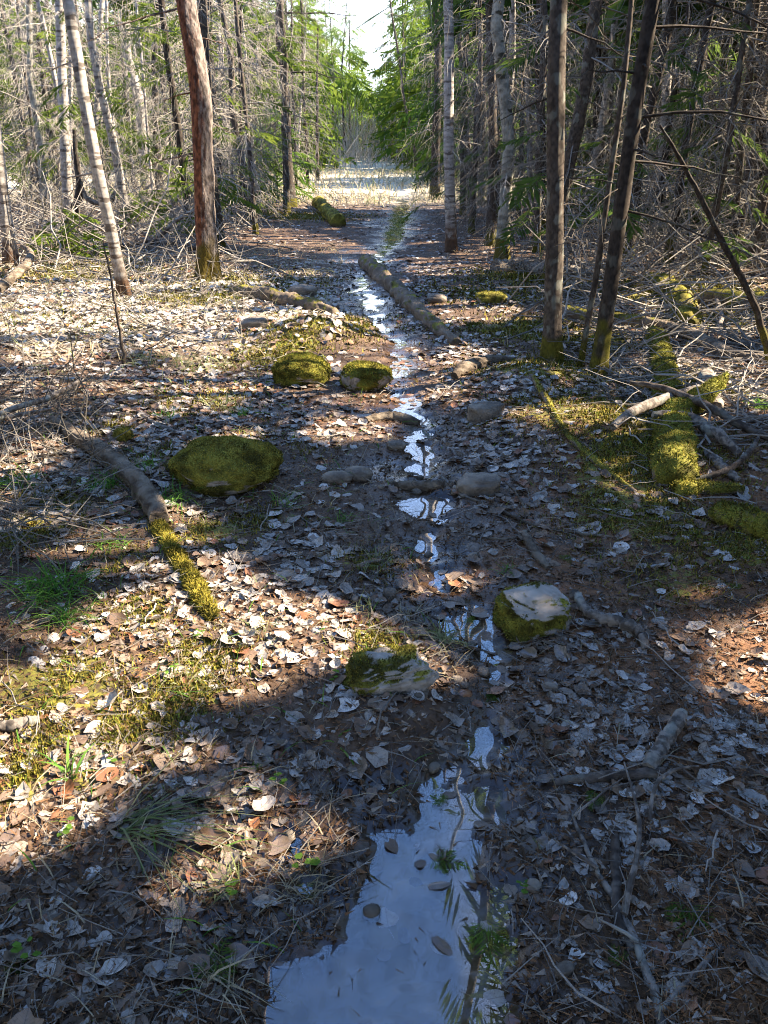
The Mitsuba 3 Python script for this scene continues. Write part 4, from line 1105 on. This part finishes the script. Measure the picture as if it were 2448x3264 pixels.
def leaf_density(x, y):
    d, hw = stream_dist(x, y)
    p = .32 + .68 * sstep(.9, 3.6, d / hw)
    p *= 1 - .62 * needle_w(x, y) * (n2(x, y, 1.8, 2, 31) > .40)
    p *= 1 - .45 * (moss_w(x, y) > .45)
    p *= .15 + .85 * sstep(.38, .62, n2(x, y, 1.5, 3, 41))
    p *= np.where((x > .1 * y + .2) | (x < 0) | (y > 5), 1, .85)
    for q, k in ((PUDDLES[0].buffer(-.07), .12), (PUDDLES[4], 1.3)):
        p = np.where(shapely.contains(q, shapely.points(x, y)), p * k, p)
    return np.clip(p, 0, 1)


lr = np.random.default_rng(17)


def scatter(n, y0, y1, wide, r, power=1.0):
    y = np.sqrt(r.uniform(y0 ** 2, y1 ** 2, n)) if power == 1 else y0 + (y1 - y0) * r.random(n) ** power
    x = r.uniform(-1, 1, n) * (wide * y + .35)
    return x, y


# the nearest leaves, one object each
x, y = scatter(2300, .95, 2.75, .52, lr)
k = lr.random(len(x)) < leaf_density(x, y) * .85
x, y = x[k], y[k]
sz = lr.uniform(.028, .070, len(x))
pos = place_leaves(x, y, sz, lr)
h = H(x, y)
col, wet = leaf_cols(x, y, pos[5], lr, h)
order = np.argsort(-(sz / np.hypot(y, 1.5)) * (np.abs(x) < .46 * y + .30))
sel = order[:290]
isel = np.zeros(len(x), bool)
isel[sel] = True
sub = lambda m: (tuple(a[m] for a in pos), sz[m], col[m])
parts_, idx_ = build_leaves(sub(isel), LT, lr)
szs_ = sz[isel]
xs_, ys_, us_, ws_ = x[isel], y[isel], pos[5][isel], wet[isel]
PLACE = {'water': ('lying in the foreground stream water', 'in the foreground water'), 'left': ('on the ground left of the foreground stream', 'on the left foreground bank'),
         'right': ('on the ground right of the foreground stream', 'on the right foreground bank')}
for (W, F, C, UV), ii in zip(parts_, idx_):
    for a, i in enumerate(ii):
        g = 'water' if us_[i] else ('left' if xs_[i] < .05 else 'right')
        cm = C[a].mean(0)
        tone = 'red brown' if cm[0] > 1.7 * cm[1] else 'dark brown' if cm.mean() < .13 else 'grey brown' if cm.mean() < .30 else 'pale silver'
        size = 'large ' if szs_[i] > .056 else 'small ' if szs_[i] < .042 else ''
        near = 'nearest the viewer ' if ys_[i] < 1.45 else ''
        obj('fallen_leaf', mesh(W[a], F), 'wet_leaf_mat' if ws_[i] > .45 else 'leaf_mat', color=C[a], uv=UV, smooth=True, label=f'{size}{tone} aspen leaf {near}{PLACE[g][0]}', cat='leaf', group=f'{size}{tone} leaves {near}{PLACE[g][1]}')
# all other leaves
groups = [(sub(~isel), LT)]
for (n, y0, y1, wide, s0, s1, tm) in ((14000, 2.75, 6.0, .56, .038, .070, LT), (5000, .9, 2.75, .56, .025, .045, LT), (20000, 6.0, 13.0, .56, .045, .075, LS), (16000, 13, 34, .5, .06, .10, LS), (9000, 1.0, 14, 1.15, .05, .08, LS)):
    x, y = scatter(n, y0, y1, wide, lr)
    k = lr.random(n) < leaf_density(x, y)
    x, y = x[k], y[k]
    sz = lr.uniform(s0, s1, len(x))
    p_ = place_leaves(x, y, sz, lr)
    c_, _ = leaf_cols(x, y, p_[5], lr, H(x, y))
    groups.append(((p_, sz, c_), tm))
x, y = -2.4 + 2.3 * lr.normal(0, .62, 9000), 8.6 + 2.1 * lr.normal(0, .6, 9000)
k = (n2(x, y, 1.6, 3, 45) > .40) & (stream_dist(x, y)[0] > .35) & (y > 5.8)
x, y = x[k], y[k]
sz = lr.uniform(.04, .08, len(x))
p_ = place_leaves(x, y, sz, lr, .3, (.003, .03))
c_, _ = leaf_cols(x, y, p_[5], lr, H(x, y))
groups.append(((p_, sz, c_), LS))
flat, fuv = [], []
for g, tm in groups:
    for W, F, C, UV in build_leaves(g, tm, lr)[0]:
        m = W.shape[1]
        fuv.append(np.tile(UV, (len(W), 1)))
        flat.append((W.reshape(-1, 3), (F[None] + (np.arange(len(W)) * m)[:, None, None]).reshape(-1, 3), C.reshape(-1, 3)))
m = join(flat)
obj('leaf_litter', mesh(m[0], m[1]), 'leaf_mat', color=m[2], uv=np.concatenate(fuv), smooth=True, kind='stuff', label='grey brown aspen leaves covering the forest floor', cat='leaf litter')

# ------------------------------------------------------------------ needles, moss, grass, twigs
nr = np.random.default_rng(23)
x, y = scatter(90000, .95, 6.0, .56, nr, 1.5)
w = needle_w(x, y) * .95 + .26
k = (nr.random(len(x)) < w) & (H(x, y) > .008)
x, y = x[k], y[k]
n = len(x)
O = np.stack([x, y, H(x, y) + nr.uniform(.001, .012, n)], 1)
yaw = nr.uniform(0, 2 * np.pi, n)
D = np.stack([np.cos(yaw), np.sin(yaw), nr.normal(.05, .22, n)], 1)
v, f = blades(O, D, nr.uniform(.014, .034, n), .0022, nr)
c = np.array([.20, .095, .042]) * nr.uniform(.5, 1.5, (n, 1)) + np.array([.05, .04, .02]) * nr.random((n, 1))
obj('needle_litter', mesh(v, f), 'vc_mat', color=np.repeat(c, 3, 0), kind='stuff', label='brown spruce needles strewn over the right bank', cat='needle litter')

x, y = scatter(60000, .95, 9.0, .55, nr, 1.5)
k = H(x, y) > .002
x, y = x[k], y[k]
n = len(x)
O = np.stack([x, y, H(x, y) + nr.uniform(.001, .010, n)], 1)
yaw = nr.uniform(0, 2 * np.pi, n)
D = np.stack([np.cos(yaw), np.sin(yaw), nr.normal(.0, .3, n)], 1)
v, f = blades(O, D, nr.uniform(.010, .034, n), nr.uniform(.004, .014, n), nr)
t = nr.random((n, 1))
c = np.where(nr.random((n, 1)) < .25, np.array([.26, .22, .18]), np.array([.05, .034, .022]) * (1 - t) + np.array([.15, .085, .045]) * t) * nr.uniform(.6, 1.3, (n, 1))
obj('leaf_debris', mesh(v, f), 'vc_mat', color=np.repeat(c, 3, 0), kind='stuff', label='dark broken bits of leaf and bark on the mud', cat='leaf litter')

mx, my = [], []
for (c, r_, a) in MOSSY:
    dist = math.hypot(*c)
    n = int(min(9000, 26000 * r_ * r_ * a * (3.0 / max(dist, 2)) ** 1.0 + 400))
    mx.append(c[0] + nr.normal(0, .62 * r_, n)); my.append(c[1] + nr.normal(0, .62 * r_, n))
x, y = np.concatenate(mx), np.concatenate(my)
k = (n2(x, y, 7, 3, 51) > .42) & (y > .8)
x, y = x[k], y[k]
hh = H(x, y)
k = hh > .012
x, y, hh = x[k], y[k], hh[k]
n = len(x)
D = nr.normal(0, .5, (n, 3)) + [0, 0, 1]
D /= np.linalg.norm(D, axis=1, keepdims=True)
far = np.clip(np.hypot(x, y) / 3, 1, 4)
v, f = blades(np.stack([x, y, hh - .002], 1), D, nr.uniform(.012, .034, n) * far ** .4, .006 * far, nr)
obj('ground_moss', mesh(v, f), 'vc_mat', color=moss_col(n, nr, .25), kind='stuff', label='cushions of yellow green moss on the ground', cat='moss')


def grass_mesh(c, n, L, spread, r, W=.004, lean=.6, col=None, dirn=None, z=None):
    yaw = r.uniform(0, 2 * np.pi, n) if dirn is None else r.normal(dirn, .5, n)
    rad = spread * np.sqrt(r.random(n))
    pa = r.uniform(0, 2 * np.pi, n)
    x, y = c[0] + rad * np.cos(pa), c[1] + rad * np.sin(pa)
    z0 = H(x, y) - .005 if z is None else np.full(n, z)
    LL = r.uniform(.55, 1.1, n) * L
    s = np.array([0, .35, .7, 1.0])
    ln = np.abs(r.normal(lean, .3, n))
    out = np.stack([np.cos(yaw), np.sin(yaw)], 1)
    hor = LL[:, None] * (s * .35 * ln[:, None] + s ** 2 * .55 * ln[:, None])
    ver = LL[:, None] * (s * 1.0 - s ** 2 * .62 * np.minimum(ln, 1.5)[:, None]) * .9
    M = np.stack([x[:, None] + out[:, 0:1] * hor, y[:, None] + out[:, 1:2] * hor, z0[:, None] + np.maximum(ver, .004)], -1)
    side = np.stack([-out[:, 1], out[:, 0], 0 * yaw], 1)
    side = side * .8 + r.normal(0, .4, side.shape)
    ww = W * np.array([.8, 1., .7, .05])
    V = np.stack([M - side[:, None] * ww[None, :, None] / 2, M + side[:, None] * ww[None, :, None] / 2], 2).reshape(-1, 3)
    q = np.array([[0, 1, 3], [0, 3, 2], [2, 3, 5], [2, 5, 4], [4, 5, 7], [4, 7, 6]])
    F = (q[None] + (np.arange(n) * 8)[:, None, None]).reshape(-1, 3)
    t = r.random((n, 1))
    base = col if col is not None else (np.array([.06, .19, .03]), np.array([.20, .36, .07]))
    C = np.repeat(base[0] * (1 - t) + base[1] * t, 8, 0)
    return V, F, C


STRAW = (np.array([.34, .28, .17]), np.array([.58, .52, .37]))
PALEG = (np.array([.16, .22, .07]), np.array([.42, .42, .24]))
for i, (c, n, L, sp, W, ln, col, lab) in enumerate([
        ((-1.239, 2.617), 130, .20, .11, .0045, 1.0, None, 'large fresh green grass tuft at the left edge'),
        ((-1.114, 2.438), 60, .14, .07, .004, 1.1, None, 'green grass tuft just below the large tuft at left'),
        ((-1.385, 3.655), 70, .16, .08, .0045, .8, None, 'green grass tuft left of the rotten log'),
        ((-0.991, 3.511), 60, .16, .08, .004, 1.0, None, 'green grass tuft in front of the big mossy boulder'),
        ((-1.229, 3.906), 40, .13, .06, .004, .8, None, 'small grass tuft behind the rotten log'),
        ((0.208, 2.349), 46, .13, .035, .0035, 1.2, PALEG, 'arching yellow green grass tuft beside the knobbly rock'),
        ((-0.638, 1.488), 40, .20, .05, .0035, 2.2, PALEG, 'pale flattened grass tuft lying in the left foreground'),
        ((-0.838, 1.665), 12, .14, .02, .005, .8, None, 'few green blades standing in the left foreground'),
        ((-0.903, 4.870), 40, .14, .06, .005, .9, None, 'green grass tuft behind the big mossy boulder'),
        ((-1.332, 4.775), 26, .12, .05, .005, .9, None, 'grass tuft beside the pale straight stick'),
        ((2.408, 4.969), 60, .18, .07, .005, 1.1, None, 'green grass tuft at the right edge beyond the logs'),
        ((-0.018, 2.896), 30, .12, .05, .0035, 1.1, PALEG, 'dry grass tuft on the stump left of the orange puddle'),
        ((-0.066, 2.517), 22, .10, .04, .003, .9, PALEG, 'thin grass tuft beside the small pale stone'),
        ((-0.190, 1.336), 40, .12, .05, .003, 1.0, STRAW, 'dry straw tuft right below the small brown puddle'),
        ((-0.369, 1.330), 30, .09, .04, .004, .9, PALEG, 'small pale herb tuft left of the small brown puddle'),
        ((-0.327, 1.099), 40, .12, .05, .003, 1.1, STRAW, 'dry straw tuft at the bottom left'),
        ((0.084, 2.485), 26, .10, .04, .003, 1.2, STRAW, 'dry grass tuft above the knobbly rock'),
        ((-1.378, 6.050), 60, .2, .2, .007, .8, PALEG, 'pale green grass tuft at the edge of the sunlit clearing'),
        ((-1.806, 6.196), 60, .2, .2, .007, .8, PALEG, 'grass tuft at the foot of the thin dead sapling'),
        ((0.497, 2.817), 20, .08, .04, .003, .9, None, 'little green tuft right of the orange puddle'),
        ((-0.431, 2.363), 26, .09, .05, .003, .9, PALEG, 'thin pale tuft right of the mossy log end'),
        ((-0.459, 3.484), 30, .10, .06, .0035, .9, None, 'small green tuft right below the big mossy boulder'),
        ((-1.057, 5.072), 50, .14, .12, .005, .9, PALEG, 'pale green grass behind the big mossy boulder'),
        ((-1.822, 3.655), 60, .16, .12, .0045, .9, None, 'green grass tuft at the left edge by the brush heap'),
        ((-1.135, 3.043), 40, .12, .08, .004, .9, None, 'green grass tuft left of the yellow mossy log'),
        ((-0.593, 2.072), 40, .09, .08, .003, .9, PALEG, 'pale grass between moss in the left foreground'),
        ((-0.176, 3.276), 26, .09, .05, .003, .9, None, 'green tuft below the smooth pale stone')]):
    m = grass_mesh(c, n, L, sp, np.random.default_rng(400 + i), W, ln, col, dirn=.1 if 'flattened' in lab else None)
    obj('grass_tuft', mesh(m[0], m[1]), 'needle_mat', color=m[2], label=lab, cat='grass tuft')

# dry grass and thin straws everywhere on the left bank and along the far clearing
gs = []
gr = np.random.default_rng(29)
def straws(n, xr, yr, L, W, ln, col, rej=None, g=gr):
    x, y = g.uniform(*xr, n), g.uniform(*yr, n)
    k = np.abs(x) < .52 * y + .4
    d, hw = stream_dist(x, y)
    k &= (d > hw * 1.1) & (H(x, y) > .006)
    if rej is not None: k &= rej(x, y)
    x, y = x[k], y[k]
    m = grass_mesh((0, 0), len(x), L, 0, g, W, ln, col, z=0)
    V = m[0].reshape(-1, 8, 3) + np.stack([x, y, H(x, y) - .004], 1)[:, None]
    gs.append((V.reshape(-1, 3), m[1], m[2]))
straws(1400, (-2.2, .3), (.95, 4.5), .10, .0028, 1.2, STRAW)
straws(700, (-2.5, .2), (.95, 6), .10, .0035, 1.0, None)
straws(500, (.2, 2.2), (.95, 5), .10, .0026, 1.6, STRAW)
straws(3200, (-6, -.6), (6.0, 15), .22, .007, 1.0, STRAW)
straws(1200, (-6, -.6), (5.5, 13), .18, .008, .9, PALEG)
straws(900, (.8, 7), (5, 15), .18, .006, 1.0, STRAW)
straws(7000, (-12, 9), (26, 46), .55, .022, .7, STRAW)
straws(1500, (-12, 9), (26, 46), .6, .025, .7, PALEG)
m = join(gs)
obj('dry_grass', mesh(m[0], m[1]), 'needle_mat', color=m[2], kind='stuff', label='scattered dry grass and straws between the leaves', cat='grass')

fr = np.random.default_rng(53)
px_, py_ = scatter(2600, .95, 2.4, .3, fr)
k = H(px_, py_) < -.003
px_, py_ = px_[k][:40], py_[k][:40]
n = len(px_)
yaw = fr.uniform(0, 2 * np.pi, n)
v, f = blades(np.stack([px_, py_, fr.uniform(.0015, .003, n)], 1), np.stack([np.cos(yaw), np.sin(yaw), 0 * yaw], 1), fr.uniform(.008, .030, n), fr.uniform(.002, .008, n), fr)
obj('floating_debris', mesh(v, f), 'vc_mat', color=np.repeat(np.array([.13, .085, .05]) * fr.uniform(.4, 1.6, (n, 1)), 3, 0), kind='stuff', label='bits of needle and bark floating on the puddle', cat='leaf litter')

# fallen twigs
kr = np.random.default_rng(37)


def twig_set(n, xy, L, R, r, lift=(.004, .03), pit=.10, npt=5, sides=4, col=GREY):
    x, y = xy
    yaw = r.uniform(0, 2 * np.pi, n)
    p = np.abs(r.normal(0, pit, n))
    s = np.linspace(-.5, .5, npt)
    D = np.stack([np.cos(yaw) * np.cos(p), np.sin(yaw) * np.cos(p), np.sin(p)], 1)
    LL = r.uniform(*L, n)
    M = np.stack([x, y, H(x, y) + r.uniform(*lift, n) + np.sin(p) * LL * .45], 1)[:, None] + D[:, None] * (LL[:, None] * s)[..., None]
    M += r.normal(0, .03, M.shape) * LL[:, None, None]
    RR = r.uniform(*R, n)[:, None] * (1 - .5 * (s + .5))
    V, F = tubes(M, RR, sides)
    return V, F, np.repeat(col * r.uniform(.35, 1.15, (n, 1)), npt * sides, 0)


x, y = scatter(900, 1.0, 6.5, .54, kr)
d, hw = stream_dist(x, y)
k = (d > hw * .7) & (H(x, y) > .004)
x, y = x[k][:130], y[k][:130]
for i in range(len(x)):
    m = twig_set(1, (x[i:i + 1], y[i:i + 1]), (.10, .45), (.0016, .0042), kr, col=GREY * .8)
    sd = 'left' if x[i] < .05 else 'right'
    obj('twig', mesh(m[0], m[1]), 'vc_mat', color=m[2], label=f'thin bare twig lying among leaves on the {sd} bank', cat='twig', group=f'twigs on the {sd} bank')
ts = []
x, y = scatter(3600, 1.0, 9, .54, kr, 1.3)
k = H(x, y) > .003
x, y = x[k], y[k]
ts.append(twig_set(len(x), (x, y), (.04, .16), (.0008, .002), kr, npt=3, sides=3, col=GREY * .55))
def region(n, xr, yr, f):
    x, y = kr.uniform(*xr, 4 * n), kr.uniform(*yr, 4 * n)
    k = (np.abs(x) < .54 * y + .4) & f(x, y)
    return x[k][:n], y[k][:n]
for (n, xr, yr, f, L, R, pit, col) in (
        (620, (-9, -1.6), (10.5, 19), lambda x, y: x < -.16 * y - .2, (.5, 2.2), (.005, .015), .42, GREY * .8),
        (500, (-14, -3), (17, 30), lambda x, y: x < -.12 * y, (.6, 2.4), (.008, .018), .5, GREY * .8),
        (900, (1.4, 9), (7, 19), lambda x, y: x > .19 * y + .1, (.4, 2.0), (.004, .014), .40, GREY * .75),
        (500, (1.3, 4), (4.0, 8), lambda x, y: x > .24 * y + .1, (.2, .9), (.002, .008), .22, GREY * .8),
        (500, (3, 14), (16, 30), lambda x, y: x > .10 * y, (.6, 2.4), (.008, .018), .5, GREY * .7),
        (300, (-2.6, -1.2), (2.8, 5.6), lambda x, y: x < -.36 * y - .0, (.2, .8), (.002, .005), .5, GREY * .5),
        (300, (-4, -1.0), (6, 11), lambda x, y: x < -.15 * y, (.2, .9), (.002, .006), .5, GREY * .7)):
    x, y = region(n, xr, yr, f)
    ts.append(twig_set(len(x), (x, y), L, R, kr, pit=pit, col=col))
m = join(ts)
obj('brushwood', mesh(m[0], m[1]), 'vc_mat', color=m[2], kind='stuff', label='tangle of bare dead sticks and twigs on the forest floor', cat='brushwood')

# pale shrub stems at the far bend of the trail and small broken sprigs
def shrub(c, n, L, label, seed, col=GREY * 1.15, spread=1.0, th=.014):
    r = np.random.default_rng(seed)
    x, y = c[0] + r.normal(0, spread, n), c[1] + r.normal(0, spread * .6, n)
    s = np.linspace(0, 1, 5)
    LL = r.uniform(.6, 1.1, n) * L
    ln = r.normal(0, .25, (n, 2))
    M = np.stack([x, y, H(x, y) - .02], 1)[:, None] + np.stack([ln[:, :1] * s * LL[:, None] + .3 * ln[:, :1] * LL[:, None] * s ** 2, ln[:, 1:] * s * LL[:, None], s * LL[:, None] * np.ones((n, 1))], -1)
    M += r.normal(0, .02, M.shape) * LL[:, None, None] * s[None, :, None]
    V, F = tubes(M, th * r.uniform(.6, 1.2, n)[:, None] * (1 - .7 * s), 3)
    root = thing('willow_shrub', label, 'shrub')
    obj('stems', mesh(V, F), 'vc_mat', root, color=np.repeat(col * r.uniform(.6, 1.2, (n, 1)), 15, 0), kind='stuff')


shrub((0.998, 73.743), 90, 5.0, 'pale bare willow shrub at the right of the far clearing', 1, spread=1.6, th=.022)
shrub((2.305, 57.371), 80, 4.0, 'low bare shrub just before the pale willow', 2, col=GREY * .8, spread=1.2, th=.018)
shrub((-1.344, 85.960), 70, 4.5, 'bare sunlit shrub in the middle of the far gap', 3, spread=2.0, th=.022)
shrub((-3.282, 56.326), 60, 3.0, 'bare sunlit shrub at the left of the far clearing', 4, spread=1.5, th=.016)
shrub((-1.5, 50), 170, 1.6, 'low sunlit brush across the far clearing', 8, spread=2.6, th=.018, col=GREY * 1.3)
shrub((-3.2, 62), 160, 4.2, 'pale sunlit brush closing the end of the clearing', 6, spread=2.6, th=.03, col=GREY * 1.3)
shrub((.2, 66), 120, 3.6, 'pale sunlit brush at the right end of the clearing', 7, spread=2.0, th=.03, col=GREY * 1.3)
shrub((-3.485, 34.292), 40, 3.5, 'bare twiggy shrub behind the straight dead pole', 5, spread=.8, th=.014)

for i, (c, n, s) in enumerate([((-0.762, 1.452), 7, .020), ((-0.189, 1.376), 6, .022), ((-0.344, 1.305), 8, .016), ((-0.152, 2.084), 4, .016), ((-0.281, 1.648), 5, .016), ((-0.671, 2.097), 6, .016), ((-0.732, 1.129), 5, .022), ((-0.627, 2.306), 6, .014), ((-0.725, 1.700), 5, .016), ((0.318, 1.330), 4, .016)]):
    r = np.random.default_rng(700 + i)
    out = []
    for k in range(n):
        V, F = LS[r.integers(0, len(LS))]
        a = r.uniform(0, 6.28)
        rr = r.uniform(.3, 1.6) * s
        W = V * s * r.uniform(.7, 1.2) + [c[0] + rr * math.cos(a), c[1] + rr * math.sin(a), Hs(*c) + r.uniform(.012, .035)]
        out.append((W, F, np.tile(np.array([.16, .30, .05]) * r.uniform(.7, 1.2), (len(V), 1))))
    m = join(out)
    obj('herb_plant', mesh(m[0], m[1]), 'needle_mat', color=m[2], label='tiny bright green round leaved herb growing in the wet litter', cat='herb', group='little herbs in the foreground')

SPR_S = [spray_template(30, np.random.default_rng(80 + i), .035, .95) for i in range(4)]
qr = np.random.default_rng(41)
for i, (c, L, lab) in enumerate([
        ((0.117, 1.423), .085, 'fresh green fir sprig floating on the stream above the big puddle'), ((0.223, 1.244), .10, 'yellow green fir sprig lying at the top edge of the big puddle'),
        ((0.162, 1.597), .05, 'tiny fir sprig in the shallow water'), ((-0.335, 1.682), .06, 'green fir sprig among leaves left of the stream'), ((0.345, 2.049), .05, 'small fir sprig right of the knobbly rock'),
        ((0.551, 1.597), .06, 'fir sprig beside the dark straight piece of wood'), ((0.662, 1.256), .12, 'dark green fir sprig at the right foreground'), ((0.737, 2.958), .06, 'green fir sprig below the thin brown stick'),
        ((-0.351, 1.079), .11, 'yellow green fir sprig at the bottom left'), ((-0.744, 1.089), .06, 'green fir sprig in the bottom left corner'), ((1.343, 2.634), .06, 'fir sprig on needles at the right edge'),
        ((0.492, 1.119), .05, 'small fir sprig beside the forked branch'), ((0.335, 2.501), .05, 'fir sprig on mud above the stream bend'), ((1.348, 3.088), .07, 'fir sprig on the mossy right bank')]):
    z = max(Hs(*c), 0.0) + .010
    n = 3
    O = np.repeat(np.array([[c[0], c[1], z]]), n, 0)
    y0 = qr.uniform(0, 6.28)
    m = sprays(O, y0 + np.array([0, .7, -.7]), np.full(n, .06), np.array([L, L * .7, L * .6]), SPR_S, qr, np.array([1.5, 1.5, 1.2]), roll=.1)
    obj('fir_sprig', mesh(m[0], m[1]), 'needle_mat', color=m[2], label=lab, cat='sprig')
